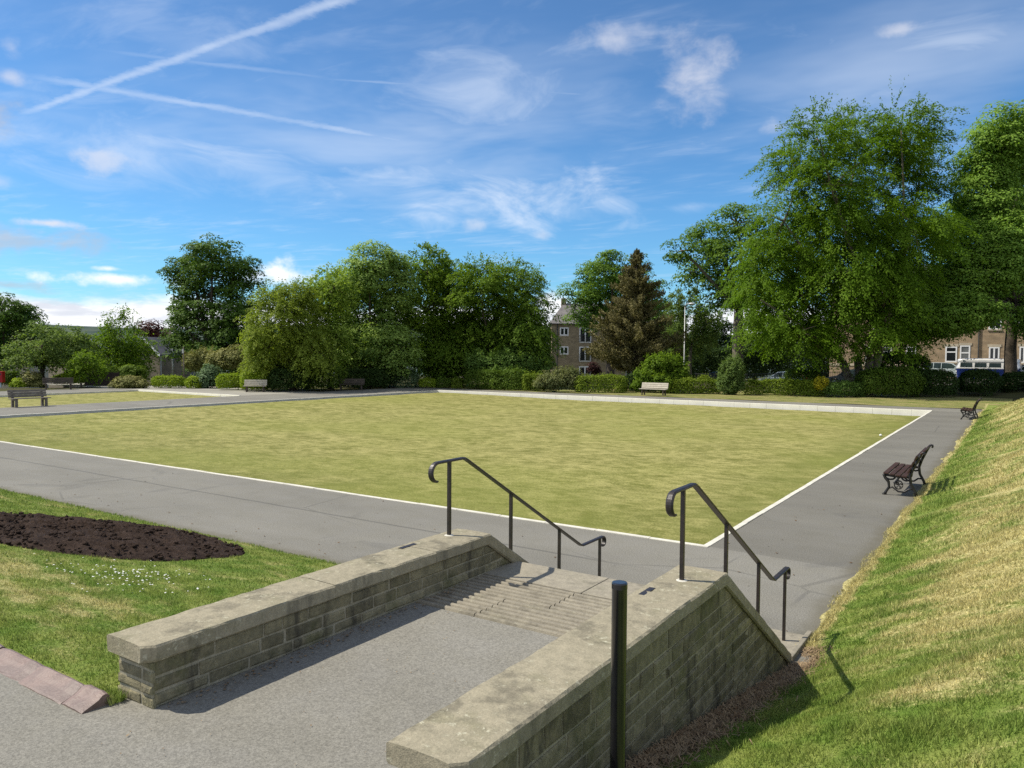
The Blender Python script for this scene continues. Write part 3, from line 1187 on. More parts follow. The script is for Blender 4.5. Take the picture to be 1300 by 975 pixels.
m = MB().add([(-53, -.1, .001), (-48.3, -.1, .001), (-48.3, 19.968, .001), (-53, 19.968, .001)], [(0, 1, 2, 3)])
tag(m.build('path', M['path']), 'path along the far side of the second green', kind='structure')

# bowling greens
grid('bowling_green', np.linspace(-31.7, -.22, 120), np.linspace(.22, 33.1, 120),
     lambda X, Y: -.27 + .17 * sstep(-20, -31.7, X) + .05 * np.sin(X * .11) * np.sin(Y * .13) + .006 * np.sin(X * 2.1 + Y) + .006 * np.sin(Y * 1.7 - X * .6), M['green'])
grid('bowling_green', np.linspace(-48.1, -37.02, 30), np.linspace(.0, 19.8, 30), lambda X, Y: -.10 + .02 * np.sin(X * .3) * np.sin(Y * .2), M['green'])

# verge grass behind the far path
grid('verge', np.linspace(-37, 3.4, 60), np.linspace(36.3, 49.5, 24), lambda X, Y: .012 + .02 * np.sin(X * 1.1) * np.sin(Y * .9), M['verge'])

# kerbs round the greens
def kerb(x0, x1, y0, y1, z1, mat, label, z0=-.5):
    mb = MB()
    along_x = (x1 - x0) > (y1 - y0)
    L0, L1 = (x0, x1) if along_x else (y0, y1)
    n = max(1, int(round((L1 - L0) / .92)))
    g_ = .006
    for i in range(n):
        a = L0 + (L1 - L0) * i / n + g_
        b = L0 + (L1 - L0) * (i + 1) / n
        dz = rnd.uniform(-.004, .004)
        ds = rnd.uniform(-.004, .004)
        if along_x: mb.box(a, b, y0 + ds, y1 + ds, z0, z1 + dz, .008)
        else: mb.box(x0 + ds, x1 + ds, a, b, z0, z1 + dz, .008)
    return tag(mb.build('kerb', mat), label, kind='structure')


kerb(-32.0, .095, -.095, -.004, .014, M['kerb'], 'pale concrete kerb on the near edge of the green')
kerb(.0, .095, .0, 33.3, .014, M['kerb'], 'pale concrete kerb on the right edge of the green')
kerb(-32.05, .095, 33.31, 33.46, .03, M['kerb_white'], 'white painted kerb on the far edge of the green')
kerb(-32.1, -31.97, -.09, 33.3, .012, M['kerb'], 'grey concrete kerb on the left edge of the green')
kerb(-48.2, -37.01, 19.83, 19.96, .03, M['kerb_white'], 'white kerb at the end of the second green')
kerb(-48.28, -48.18, .0, 19.82, .012, M['kerb'], 'kerb on the far side of the second green')

# right-hand grass bank, left-hand lawn, near path and ramp
bx = np.concatenate([np.linspace(2.04, 2.34, 22), np.linspace(2.38, 4.6, 40), np.linspace(4.8, 16, 20)])
by = np.concatenate([np.linspace(-8.7, 3, 140), np.linspace(3.4, 44, 90)])
grid('grass_bank', bx, by, lambda X, Y: zbank(X, Y) - .30 * ((X < 2.14) & (Y < -2.9)), M['bank'])
lx = np.concatenate([np.linspace(-34, -9, 40), np.linspace(-8.8, -.19, 70)])
ly = np.concatenate([[-8.728], np.linspace(-8.70, -3.75, 50)])
grid('lawn', lx, ly, lambda X, Y: zlawn(X, Y) + .006 - .03 * (Y > -3.77) - .06 * (Y < -8.72), M['lawn'])
m = MB()
m.add([(-34, -14, .94), (-34, -8.88, .94), (1.79, -8.88, .94), (2.3, -8.72, .96), (12, -8.72, 1.35), (12, -14, 1.35), (2.3, -14, .96)], [(0, 6, 2, 1), (6, 3, 2), (6, 5, 4, 3)])
m.add([(.10, -8.88, .94), (1.83, -8.88, .94), (1.83, -6.56, .94), (.10, -6.56, .94)], [(0, 1, 2, 3)])
m.add([(-34, -8.88, .94), (.10, -8.88, .94), (.10, -8.60, .94), (-34, -8.60, .94)], [(0, 1, 2, 3)])
tag(m.build('path', M['path_near']), 'coarse pale asphalt of the near path and ramp', kind='structure')


# grass blades -----------------------------------------------------
def blades(name, P, h, w, mat, lean=.5, label=None):
    n = len(P)
    a = NR.uniform(0, 2 * PI, n)
    dirx = np.stack([np.cos(a), np.sin(a), np.zeros(n)], 1)
    b = NR.uniform(0, 2 * PI, n)
    ln = np.stack([np.cos(b), np.sin(b), np.zeros(n)], 1) * (h * NR.uniform(.1, 1, n) * lean)[:, None]
    v0 = P - dirx * (w / 2)[:, None]
    v1 = P + dirx * (w / 2)[:, None]
    v2 = P + ln + np.array([0, 0, 1.0]) * h[:, None]
    V = np.stack([v0, v1, v2], 1).reshape(-1, 3)
    F = np.arange(3 * n).reshape(-1, 3)
    o = mesh_obj(name, V, F, mat, None, True, False, NR.uniform(0, 1, n))
    return tag(o, label, None, None, 'stuff')


NR = np.random.default_rng(5)
Ps, Hs, Ws = [], [], []
for (x0, x1, y0, y1, dens, h, w) in ((2.2, 4.4, -8.6, -4.5, 9000, .033, .0068), (2.16, 4.6, -4.5, -1.0, 5800, .036, .0085), (2.12, 4.6, -1.0, 4, 2600, .048, .011), (2.12, 4.6, 4, 10, 1200, .05, .016), (2.12, 4.8, 10, 20, 800, .05, .022), (2.12, 5.0, 20, 35, 420, .055, .035)):
    n = int((x1 - x0) * (y1 - y0) * dens)
    x = NR.uniform(x0, x1, n); y = NR.uniform(y0, y1, n)
    keep = NR.uniform(size=n) < np.clip(.25 + (x - 2.15) * 2.2, .25, 1)
    keep &= ~((y < -3.4) & (x < 2.25 + .25 * NR.uniform(size=n)))
    x, y = x[keep], y[keep]
    ok_ = zbank(x, y) > -.02
    x, y = x[ok_], y[ok_]
    Ps.append(np.stack([x, y, zbank(x, y) - .004], 1))
    tuft = .55 + .9 * (np.sin(x * 9 + y * 4) * np.sin(y * 11 - x * 5) * .5 + .5)
    tuft = tuft * (1 + .8 * np.clip(np.sin(x * 2.3 + y * 1.9) * np.sin(y * 2.9 - x * 1.3) - .45, 0, 1) * 2)
    Hs.append(h * NR.uniform(.4, 1.15, len(x)) * tuft)
    Ws.append(np.full(len(x), w) * NR.uniform(.7, 1.3, len(x)))
# ragged dry fringe along the toe of the bank
n = 16000
y = NR.uniform(-3.3, 12, n); x = 2.17 + np.abs(NR.normal(size=n)) * .06 - .10 * (NR.uniform(size=n) < .45) * NR.uniform(0, 1, n) * (np.sin(y * 3.1) * .5 + .7)
Ps.append(np.stack([x, y, np.maximum(zbank(x, y), 0) - .002], 1)); Hs.append(.035 * NR.uniform(.3, 1.2, n)); Ws.append(np.full(n, .011))
blades('grass', np.concatenate(Ps), np.concatenate(Hs), np.concatenate(Ws), M['bank_blade'], .9, 'short part-dried grass growing on the right bank')
BED = None
bed_pts = np.array([(-8.05, -5.9), (-7.88, -5.37), (-7.72, -5.01), (-7.3, -4.6), (-6.83, -4.32), (-6.2, -4.15), (-5.58, -4.14), (-5.05, -4.22), (-4.72, -4.37), (-4.4, -4.6), (-4.17, -4.93), (-4.03, -5.25), (-3.97, -5.6), (-3.98, -6.08), (-4.15, -6.42), (-4.41, -6.7), (-4.85, -6.95), (-5.32, -7.1), (-6.1, -7.25), (-6.9, -7.15), (-7.6, -6.8), (-7.95, -6.4)])
bc = np.array([-5.95, -5.7])
ba = np.arctan2(bed_pts[:, 1] - bc[1], bed_pts[:, 0] - bc[0])
brr = np.hypot(bed_pts[:, 0] - bc[0], bed_pts[:, 1] - bc[1])
o_ = np.argsort(ba)
ba, brr = ba[o_], brr[o_]


def bed_r(a):
    return np.interp(a, np.concatenate([ba - 2 * PI, ba, ba + 2 * PI]), np.tile(brr, 3))


def in_bed(x, y, k=1.0):
    a = np.arctan2(y - bc[1], x - bc[0])
    return np.hypot(x - bc[0], y - bc[1]) < bed_r(a) * k


Ps, Hs, Ws = [], [], []
for (x0, x1, y0, y1, dens, h, w) in ((-3.2, -.22, -8.7, -6.4, 6500, .032, .007), (-6.5, -3.2, -8.7, -6.4, 3800, .032, .009), (-7, -.22, -6.4, -3.75, 2600, .032, .010), (-14, -6.5, -8.6, -3.75, 1200, .042, .014)):
    n = int((x1 - x0) * (y1 - y0) * dens)
    x = NR.uniform(x0, x1, n); y = NR.uniform(y0, y1, n)
    k = ~in_bed(x, y, .985)
    x, y = x[k], y[k]
    Ps.append(np.stack([x, y, zlawn(x, y)], 1))
    tuft = .6 + .8 * (np.sin(x * 8 + y * 5) * np.sin(y * 10 - x * 4) * .5 + .5)
    Hs.append(h * NR.uniform(.4, 1.1, len(x)) * tuft)
    Ws.append(np.full(len(x), w) * NR.uniform(.7, 1.3, len(x)))
n = 500
x = NR.uniform(-.33, -.10, n); y = NR.uniform(-8.745, -8.655, n)
Ps.append(np.stack([x, y, np.full(n, .945)], 1)); Hs.append(.055 * NR.uniform(.4, 1.1, n)); Ws.append(np.full(n, .007))
blades('grass', np.concatenate(Ps), np.concatenate(Hs), np.concatenate(Ws), M['lawn_blade'], .8, 'short green grass growing on the left lawn')

# daisies on the lawn
n = 130
x = -3.05 + NR.normal(size=n) * .38; y = -6.95 + NR.normal(size=n) * .30
k = ~in_bed(x, y, 1.04)
x, y = x[k], y[k]
mb = MB()
for a, b in zip(x, y):
    z = float(zlawn(a, b)) + rnd.uniform(.035, .055)
    r = rnd.uniform(.006, .011)
    tx, ty = rnd.uniform(-.3, .3), rnd.uniform(-.3, .3)
    ring = [(a + r * math.cos(q), b + r * math.sin(q), z + r * (tx * math.cos(q) + ty * math.sin(q))) for q in np.linspace(0, 2 * PI, 8)[:-1]]
    mb.add(ring + [(a, b, z + .004)], [(i, (i + 1) % 7, 7) for i in range(7)])
M['petal'] = pmat('white_petals', (.78, .78, .74), (.7, .7, .66), 9, .7, 0, 40, .05)
tag(mb.build('daisies', M['petal']), 'scatter of white daisies in the lawn', kind='stuff')

# a few dead leaves blown onto the paths
mb = MB()
for i in range(110):
    if i < 70: x, y = rnd.uniform(-14, 2.0), rnd.choice([rnd.uniform(-3.7, -2.9), rnd.uniform(-3.7, -.2)])
    else: x, y = rnd.uniform(.2, 2.1), rnd.uniform(0, 16)
    r = rnd.uniform(.010, .024); a = rnd.uniform(0, PI)
    pts = [(x + r * k_ * math.cos(a + q), y + r * k_ * math.sin(a + q), .004 + rnd.uniform(0, .012)) for q, k_ in ((0, 1.3), (1.3, .6), (PI, 1.2), (4.6, .6))]
    mb.add(pts, [(0, 1, 2, 3)])
M['deadleaf'] = pmat('dead_leaf', (.10, .06, .03), (.16, .10, .045), 20, .8, 0, 60, .3)
tag(mb.build('fallen_leaves', M['deadleaf']), 'few dead brown leaves scattered on the paths', kind='stuff')

# soil bed ----------------------------------------------------------
na, nr_ = 150, 46
V = []
aa = np.linspace(-PI, PI, na, endpoint=False)
for i in range(nr_):
    t = i / (nr_ - 1)
    R = bed_r(aa) * t
    x = bc[0] + R * np.cos(aa); y = bc[1] + R * np.sin(aa)
    z = zlawn(x, y) + .012 + .10 * (1 - t ** 4) - .05 * (t > .985)
    z = z + (1 - t ** 8) * (.035 * np.sin(x * 7.3 + y * 3.1) * np.sin(y * 8.2 - x * 2) + NR.normal(size=na) * .010)
    V.append(np.stack([x, y, z], 1))
V = np.concatenate(V)
F = []
for i in range(nr_ - 1):
    for k in range(na):
        k2 = (k + 1) % na
        F.append((i * na + k, i * na + k2, (i + 1) * na + k2, (i + 1) * na + k))
bed = empty('flower_bed', (bc[0], bc[1], float(zlawn(*bc))), 0, 'rounded bare flower bed of dark turned soil in the left lawn', 'flower bed')
mesh_obj('soil', V, np.array(F), M['soil'], bed, True, True)
mb = MB()
for i in range(900):
    a = rnd.uniform(-PI, PI)
    t = math.sqrt(rnd.uniform(0, 1)) * .99
    R = float(bed_r(a)) * t
    x, y = bc[0] + R * math.cos(a), bc[1] + R * math.sin(a)
    z = float(zlawn(x, y)) + .03 + .09 * (1 - t ** 4)
    bm = bmesh.new()
    bmesh.ops.create_icosphere(bm, subdivisions=1, radius=rnd.choice([.010, .014, .018, .028]))
    for v in bm.verts:
        v.co = Vector((v.co.x * rnd.uniform(.7, 1.4) + x, v.co.y * rnd.uniform(.7, 1.4) + y, v.co.z * rnd.uniform(.5, 1.1) + z))
    mb.bm(bm)
tag(mb.build('clods', M['soil'], bed, world=True), kind='stuff')

# dry litter under the right wall
mb = MB()
for i in range(5200):
    y = rnd.uniform(-8.2, -3.3)
    x = 2.16 + abs(rnd.gauss(0, .12))
    z = float(zbank(x, y)) + rnd.uniform(.004, .022)
    a = rnd.uniform(0, PI); l = rnd.uniform(.010, .042); w = rnd.uniform(.0015, .004)
    c, s = math.cos(a), math.sin(a)
    dz = rnd.uniform(-.012, .018)
    mb.add([(x - c * l - s * w, y - s * l + c * w, z - dz), (x - c * l + s * w, y - s * l - c * w, z - dz), (x + c * l + s * w, y + s * l - c * w, z + dz), (x + c * l - s * w, y + s * l + c * w, z + dz)], [(0, 1, 2, 3)])
M['litter'] = pmat('dry_litter', (.17, .11, .06), (.30, .22, .13), 14, .9, 0, 60, .3)
tag(mb.build('dry_litter', M['litter']), 'brown dry needles and twigs along the foot of the wall', kind='stuff')

# leaf crumbs along the inner foot of the left wall and grit on the ramp
mb = MB()
for i in range(420):
    if i < 260:
        y = rnd.uniform(-8.6, -6.0); x = .13 + abs(rnd.gauss(0, .05))
    else:
        y = rnd.uniform(-9.6, -6.6); x = rnd.uniform(.2, 1.78)
    r = rnd.uniform(.003, .012) if i < 260 else rnd.uniform(.002, .006)
    a = rnd.uniform(0, PI)
    pts = [(x + r * math.cos(a + q) * rnd.uniform(.5, 1.3), y + r * math.sin(a + q) * rnd.uniform(.5, 1.3), .9445 + rnd.uniform(0, .006)) for q in (0, 1.5, 3.1, 4.7)]
    mb.add(pts, [(0, 1, 2, 3)])
tag(mb.build('litter', M['litter']), 'crumbs of dead leaf along the foot of the left wall', kind='stuff')


# ------------------------------------------------------------------ walls, steps, rails
def clip_poly(poly, a, b, c):
    """keep a*u+b*v<=c"""
    out = []
    n = len(poly)
    for i in range(n):
        p, q = poly[i], poly[(i + 1) % n]
        dp = a * p[0] + b * p[1] - c
        dq = a * q[0] + b * q[1] - c
        if dp <= 0: out.append(p)
        if (dp < 0 and dq > 0) or (dp > 0 and dq < 0):
            t = dp / (dp - dq)
            out.append((p[0] + (q[0] - p[0]) * t, p[1] + (q[1] - p[1]) * t))
    return out


def stonework(faces, parent, name='stonework'):
    """faces: list of dict(o, ud, nd, u0,u1,v0,v1, clips, ch(course heights range)) -> one mesh of single stones"""
    V, F, T = [], [], []
    for fc in faces:
        o = np.array(fc['o'], float); ud = np.array(fc['ud'], float); nd = np.array(fc['nd'], float)
        v = fc['v0']
        while v < fc['v1'] - .01:
            h = rnd.uniform(*fc['ch'])
            if fc['v1'] - (v + h) < .045: h = fc['v1'] - v
            u = fc['u0']
            while u < fc['u1'] - .01:
                l = rnd.uniform(.16, .46)
                if rnd.random() < .12: l *= .55
                if fc['u1'] - (u + l) < .09: l = fc['u1'] - u
                g = rnd.uniform(.005, .010)
                j = lambda: rnd.uniform(-.006, .006)
                poly = [(u + g + j(), v + g + j() * .6), (u + l - g + j(), v + g + j() * .6), (u + l - g + j(), v + h - g + j() * .6), (u + g + j(), v + h - g + j() * .6)]
                for cl in fc.get('clips', []):
                    poly = clip_poly(poly, *cl)
                    if len(poly) < 3: break
                if len(poly) >= 3:
                    A = abs(sum(poly[i][0] * poly[(i + 1) % len(poly)][1] - poly[(i + 1) % len(poly)][0] * poly[i][1] for i in range(len(poly)))) / 2
                    if A > .0012:
                        cu = sum(p[0] for p in poly) / len(poly); cv = sum(p[1] for p in poly) / len(poly)
                        out = rnd.uniform(.003, .012)
                        tl, tv = rnd.uniform(-.02, .02), rnd.uniform(-.05, .05)
                        n = len(poly)
                        b0 = len(V)
                        for p in poly:
                            V.append(o + ud * p[0] + np.array([0, 0, 1.]) * p[1] - nd * .012)
                        for p in poly:
                            V.append(o + ud * p[0] + np.array([0, 0, 1.]) * p[1] + nd * (out * .45))
                        for p in poly:
                            k = .010
                            du, dv = p[0] - cu, p[1] - cv
                            q = (cu + du * max(.3, 1 - k / max(abs(du), .012)), cv + dv * max(.3, 1 - k / max(abs(dv), .012)))
                            V.append(o + ud * q[0] + np.array([0, 0, 1.]) * q[1] + nd * (out + tl * du + tv * dv + rnd.uniform(-.003, .003)))
                        tone = min(1, max(0, rnd.gauss(.45, .22)))
                        for i in range(n):
                            k = (i + 1) % n
                            F.append((b0 + i, b0 + k, b0 + n + k, b0 + n + i)); T.append(tone)
                            F.append((b0 + n + i, b0 + n + k, b0 + 2 * n + k, b0 + 2 * n + i)); T.append(tone)
                        F.append(tuple(b0 + 2 * n + i for i in range(n))); T.append(tone)
                u += l
            v += h
    return mesh_obj(name, np.array(V), F, M['walling'], parent, True, False, T)


def rough_bar(p0, p1, x0, x1, th, nup, parent, chip=.004, cut0=0.0, name='coping_stone', over=0.0, seed=0):
    """a coping stone between two points of its top centre line; x0..x1 width; worn, slightly chipped edges"""
    r = random.Random(seed)
    p0 = np.array(p0, float); p1 = np.array(p1, float)
    L = np.linalg.norm(p1 - p0)
    t = (p1 - p0) / L
    up = np.array(nup, float)
    n = max(3, int(L / .055))
    # section as (side 0..1, depth below top)
    e = .012
    V, F = [], []
    st = []
    for i in range(n + 1):
        s = i / n
        sec = [(0, e), (e * .9, .0), (.30, -.002), (.66, -.002), (1 - e * .9, 0), (1, e), (1, th - e), (1 - e, th), (.5, th), (e, th), (0, th - e)]
        row = []
        wid = x1 - x0
        cutx = 0.0
        d0 = s * L
        if cut0 and d0 < cut0: cutx = (cut0 - d0)
        big = r.random() < .07
        wv = [math.sin(d0 * 3.1 + seed * 1.7 + q * 2.1) * .003 + math.sin(d0 * 8.7 + seed + q) * .0018 for q in range(11)]
        for q, (a, b) in enumerate(sec):
            if q in (1, 4, 0, 5, 10): jit = r.uniform(-chip, chip) + (chip * 2.2 if (big and q in (4, 5)) else 0)
            else: jit = r.uniform(-.0015, .0015)
            xa = a if a in (0, 1) else (a if .2 < a < .8 else (a / wid if a < .5 else 1 - (1 - a) / wid))
            xx = x0 + wid * xa
            if q in (4, 5, 6, 7): xx -= cutx
            if q in (4, 5, 6): xx -= abs(jit) * (q != 6) - wv[q] * .8
            if q in (0, 1, 10): xx += abs(jit) * (q != 10) + wv[q] * .8
            bb = b + (abs(jit) if q in (1, 4) else jit * .4)
            row.append(p0 + t * d0 - up * bb + np.array([xx - p0[0], 0, 0]))
        st.append(row)
    k = len(st[0])
    for row in st: V += row
    for i in range(n):
        for q in range(k):
            q2 = (q + 1) % k
            F.append((i * k + q, i * k + q2, (i + 1) * k + q2, (i + 1) * k + q))
    F.append(tuple(range(k - 1, -1, -1)))
    F.append(tuple(n * k + q for q in range(k)))
    o = mesh_obj(name, np.array(V), F, M['coping'], parent, True, False)
    a = o.data.attributes.new('tint', 'FLOAT', 'FACE')
    a.data.foreach_set('value', np.full(len(o.data.polygons), r.uniform(.42, .62), dtype=np.float32))
    bm = bmesh.new(); bm.from_mesh(o.data); bmesh.ops.recalc_face_normals(bm, faces=bm.faces); bm.to_mesh(o.data); bm.free()
    return o


ZC, TH = 1.28, .092
YK, YE, ZE = -5.62, -3.70, .07
SL = (ZC - ZE) / (YE - YK)          # fall of the raking coping
sn = np.array([0, SL, 1.0]); sn /= np.linalg.norm(sn)
R_X0, R_X1 = 1.775, 2.150
L_X0, L_X1 = -.240, .130


def make_wall(x0, x1, label, ynear, outer_right, sd):
    root = empty('stone_wall', ((x0 + x1) / 2, -6.2, .9), 0, label, 'wall')
    ins = .032
    a, b = x0 + ins, x1 - ins
    # core (mortar) as prism in y-z
    zb0 = .60 if outer_right else .5
    prof = [(ynear + .05, .3), (ynear + .05, ZC - TH + .002), (YK - .03, ZC - TH + .002), (YE - .02, ZE - TH * 1.1), (YE - .02, -.35), (ynear + .05, -.35)]
    mb = MB().prism(prof, 'x', a, b)
    o = mb.build('mortar', M['mortar'], root, world=True)
    at_ = o.data.attributes.new('tint', 'FLOAT', 'FACE')
    at_.data.foreach_set('value', np.full(len(o.data.polygons), .5, dtype=np.float32))
    dpt = TH * math.hypot(1, SL)
    line = lambda du: (SL, 1.0, ZC + SL * YK - dpt)        # z + SL*y <= c  (y is u + offset)
    faces = []
    yo = ynear + .05
    cl = (SL, 1.0, ZC + SL * YK - dpt - SL * yo)
    if outer_right:
        faces.append(dict(o=(b, yo, 0), ud=(0, 1, 0), nd=(1, 0, 0), u0=0, u1=YE - .02 - yo, v0=-.30, v1=ZC - TH, clips=[cl], ch=(.068, .118)))
        # inner face above the ramp and steps
        faces.append(dict(o=(a, yo, 0), ud=(0, 1, 0), nd=(-1, 0, 0), u0=0, u1=YE - .02 - yo, v0=-.02, v1=ZC - TH, clips=[cl], ch=(.068, .105)))
    else:
        faces.append(dict(o=(b, yo, 0), ud=(0, 1, 0), nd=(1, 0, 0), u0=0, u1=YE - .02 - yo, v0=.93 - .93, v1=ZC - TH, clips=[cl], ch=(.066, .085)))
        faces.append(dict(o=(a, yo, 0), ud=(0, 1, 0), nd=(-1, 0, 0), u0=0, u1=YE - .02 - yo, v0=.3, v1=ZC - TH, clips=[cl], ch=(.068, .105)))
    faces.append(dict(o=(a, yo, 0), ud=(1, 0, 0), nd=(0, -1, 0), u0=-.012, u1=b - a + .012, v0=.93, v1=ZC - TH, ch=(.062, .075)))
    faces.append(dict(o=(a, YE - .02, 0), ud=(1, 0, 0), nd=(0, 1, 0), u0=0, u1=b - a, v0=-.2, v1=ZE - TH, ch=(.07, .1)))
    stonework(faces, root)
    ys = [ynear, -7.38, -6.34, YK + .0]
    for i in range(3):
        rough_bar((x0, ys[i] + .003 * (i > 0), ZC + rnd.uniform(-.003, .003)), (x0, ys[i + 1] - .003, ZC + rnd.uniform(-.003, .003)), x0, x1, TH, (0, 0, 1), root, chip=.0038, cut0=.055 if i == 0 else 0, seed=sd + i)
    # raking stones
    d = np.array([0, 1, -SL])
    q0 = np.array([x0, YK + .002, ZC - .002]); q2 = np.array([x0, YE, ZE]); q1 = q0 + (q2 - q0) * .52
    rough_bar(q0, q1 - d * .002, x0, x1, TH, sn, root, chip=.0035, seed=sd + 7)
    rough_bar(q1 + d * .002, q2, x0, x1, TH, sn, root, chip=.0035, seed=sd + 8)
    # wedge closing the joint at the kink
    mb = MB().prism([(YK - .004, ZC - TH + .001), (YK - .004, ZC - .003), (YK + .004, ZC - .004), (YK - .02 + .0, ZC - TH + .001)], 'x', x0 + .004, x1 - .004)
    # iron cramp let into the joint
    mb2 = MB().box(x0 + .06, x0 + .10, -6.43, -6.25, ZC - .01, ZC + .0035)
    mb2.build('cramp', M['iron'], root, world=True)
    return root


make_wall(L_X0, L_X1, 'low stone wall with flat coping beside the lawn, on the left of the ramp', -8.68, False, 10)
make_wall(R_X0, R_X1, 'taller stone wall beside the grass bank, on the right of the ramp', -8.68, True, 30)

# the steps
st = empty('stone_steps', (.95, -5.5, 0), 0, 'worn stone steps with a grooved top slab between the two walls', 'steps')
X0s, X1s = L_X1 - .035, R_X0 + .035


def slab(name, x0, x1, y0, y1, z0, z1, groove=False, tone=.5):
    if groove:
        n = max(2, int(round((y1 - y0) / .074)))
        p = (y1 - y0) / n
        prof = [(y0, z0)]
        for i in range(n):
            a = y0 + p * i
            jz = rnd.uniform(-.002, .002)
            prof += [(a + .002, z1 - .024), (a + .022, z1 - .025), (a + .032, z1 - .005 + jz), (a + .038, z1 + jz), (a + p - .014, z1 + jz), (a + p - .006, z1 - .005), (a + p - .001, z1 - .022)]
        prof += [(y1, z0)]
        o = MB().prism(prof, 'x', x0, x1).build(name, M['slab'], st, world=True)
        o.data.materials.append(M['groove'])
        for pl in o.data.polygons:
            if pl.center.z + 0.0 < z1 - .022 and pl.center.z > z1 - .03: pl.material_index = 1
    else:
        o = MB().box(x0, x1, y0, y1, z0, z1, .008).build(name, M['slab'], st, world=True)
    a = o.data.attributes.new('tint', 'FLOAT', 'FACE')
    a.data.foreach_set('value', np.full(len(o.data.polygons), tone, dtype=np.float32))
    return o


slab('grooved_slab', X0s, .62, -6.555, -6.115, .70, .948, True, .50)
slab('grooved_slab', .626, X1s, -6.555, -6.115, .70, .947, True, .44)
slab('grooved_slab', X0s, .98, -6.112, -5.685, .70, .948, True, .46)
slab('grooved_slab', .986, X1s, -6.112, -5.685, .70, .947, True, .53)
slab('landing_slab', X0s, 1.02, -5.670, -5.19, .70, .950, False, .60)
slab('landing_slab', 1.026, X1s, -5.670, -5.19, .70, .949, False, .56)
slab('underlay', X0s, X1s, -6.56, -5.185, .3, .69, False, .3)
for i in range(1, 6):
    slab('tread', X0s, X1s, -5.19 + .298 * (i - 1) - .25, -5.19 + .298 * i, .94 - .157 * i - .15, .94 - .157 * i, False, .5)
slab('foot_slab', L_X0, 2.098, -3.70, -2.95, -.12, .010, False, .55)

mb = MB().box(2.102, 2.150, -3.68, -2.90, -.22, .05, .01)
o = mb.build('edging_stone', M['slab'])
a = o.data.attributes.new('tint', 'FLOAT', 'FACE')
a.data.foreach_set('value', np.full(len(o.data.polygons), .4, dtype=np.float32))
tag(o, 'thin stone on edge at the foot of the right wall', 'edging')


# hand rails
def handrail(x, y1, label):
    root = empty('handrail', (x, y1, ZC), 0, label, 'handrail')
    dy = y1 - (-5.98)
    yk, zk, yl, zl = -5.76 + dy, 1.905, -3.66 + dy, .715
    pts = []
    cy, cz, r = y1 - .165, zk - .085, .085
    for a in np.linspace(265, 90, 16):
        rr = r * (.80 + .2 * (265 - a) / 175)
        pts.append((x, cy + rr * math.cos(radians(a)) + .0, cz + r - r + rr * math.sin(radians(a)) + (r - rr) * 0))
    pts += [(x, y1 - .06, zk), (x, yk - .05, zk), (x, yk - .02, zk - .002)]
    pts += [(x, yk + .02, zk - .02)]
    pts += [(x, yl - .03, zl + .017), (x, yl - .008, zl + .006), (x, yl + .015, zl), (x, yl + .05, zl), (x, yl + .45, zl)]
    cy2, cz2, r2 = yl + .50, zl - .06, .06
    for a in np.linspace(90, -100, 15):
        rr = r2 * (1 - .25 * (90 - a) / 190)
        pts.append((x, cy2 + rr * math.cos(radians(a)), cz2 + rr * math.sin(radians(a))))
    mb = MB().strip(pts, (1, 0, 0), .052, .019)
    o = mb.build('rail', M['iron'], root, world=True, smooth=False)
    def rail_z(y):
        return zk if y < yk else max(zl, zk + (zl - zk) * (y - yk) / (yl - yk))
    for k, y in enumerate((y1, y1 + .93, y1 + 1.84, y1 + 2.76)):
        zt = rail_z(y) - .005
        zb = ZC - .03 if y < YK else max(ZC - SL * (y - YK) - .02, -.02)
        b = MB().box(x - .0135, x + .0135, y - .0135, y + .0135, zb, zt, .002).build('post', M['iron'], root, world=True)
        s = zb + .03 if y < YK else zb + .02
        if y < YK:
            bm = bmesh.new()
            bmesh.ops.create_cone(bm, cap_ends=True, segments=12, radius1=.042, radius2=.03, depth=.006)
            for v in bm.verts: v.co += Vector((x, y, ZC + .002))
            MB().bm(bm).build('foot', M['kerb'], b, world=True)
    return root


handrail(1.95, -5.98, 'black iron handrail with scrolled ends on the right wall')
handrail(-.12, -5.87, 'black iron handrail with scrolled ends on the left wall')

# bollard and peg beside the right wall
bp = (2.345, -7.78)
root = empty('bollard', (bp[0], bp[1], float(zbank(*bp))), 0, 'tall thin glossy black bollard standing by the right wall', 'bollard')
zb, zt = float(zbank(*bp)) - .1, 1.782
prof = [(.0345, zb), (.0345, zt - .03), (.0357, zt - .028), (.0357, zt - .006), (.033, zt - .001), (.028, zt)]
bm = bmesh.new()
n = 28
rows = [[bm.verts.new((bp[0] + r * math.cos(2 * PI * k / n), bp[1] + r * math.sin(2 * PI * k / n), z)) for k in range(n)] for r, z in prof[:3]]
for a, b in zip(rows, rows[1:]):
    for k in range(n): bm.faces.new((a[k], a[(k + 1) % n], b[(k + 1) % n], b[k]))
MB().bm(bm).build('post', M['bollard'], root, world=True, smooth=True)
bm = bmesh.new()
rows = [[bm.verts.new((bp[0] + r * math.cos(2 * PI * k / n), bp[1] + r * math.sin(2 * PI * k / n), z)) for k in range(n)] for r, z in prof[2:]]
for a, b in zip(rows, rows[1:]):
    for k in range(n): bm.faces.new((a[k], a[(k + 1) % n], b[(k + 1) % n], b[k]))
bm.faces.new(rows[-1])
MB().bm(bm).build('cap', M['bollard'], root, world=True)
pg = at(740, 972, 3.9)
z = float(zbank(2.17, -7.35))
mb = MB().tube([(2.185, -7.36, z - .06), (2.185, -7.36, z + .05), (2.187, -7.36, z + .06)], [.009, .009, .006], 8)
tag(mb.build('peg', M['iron']), 'short dark metal peg in the litter at the foot of the right wall', 'peg')

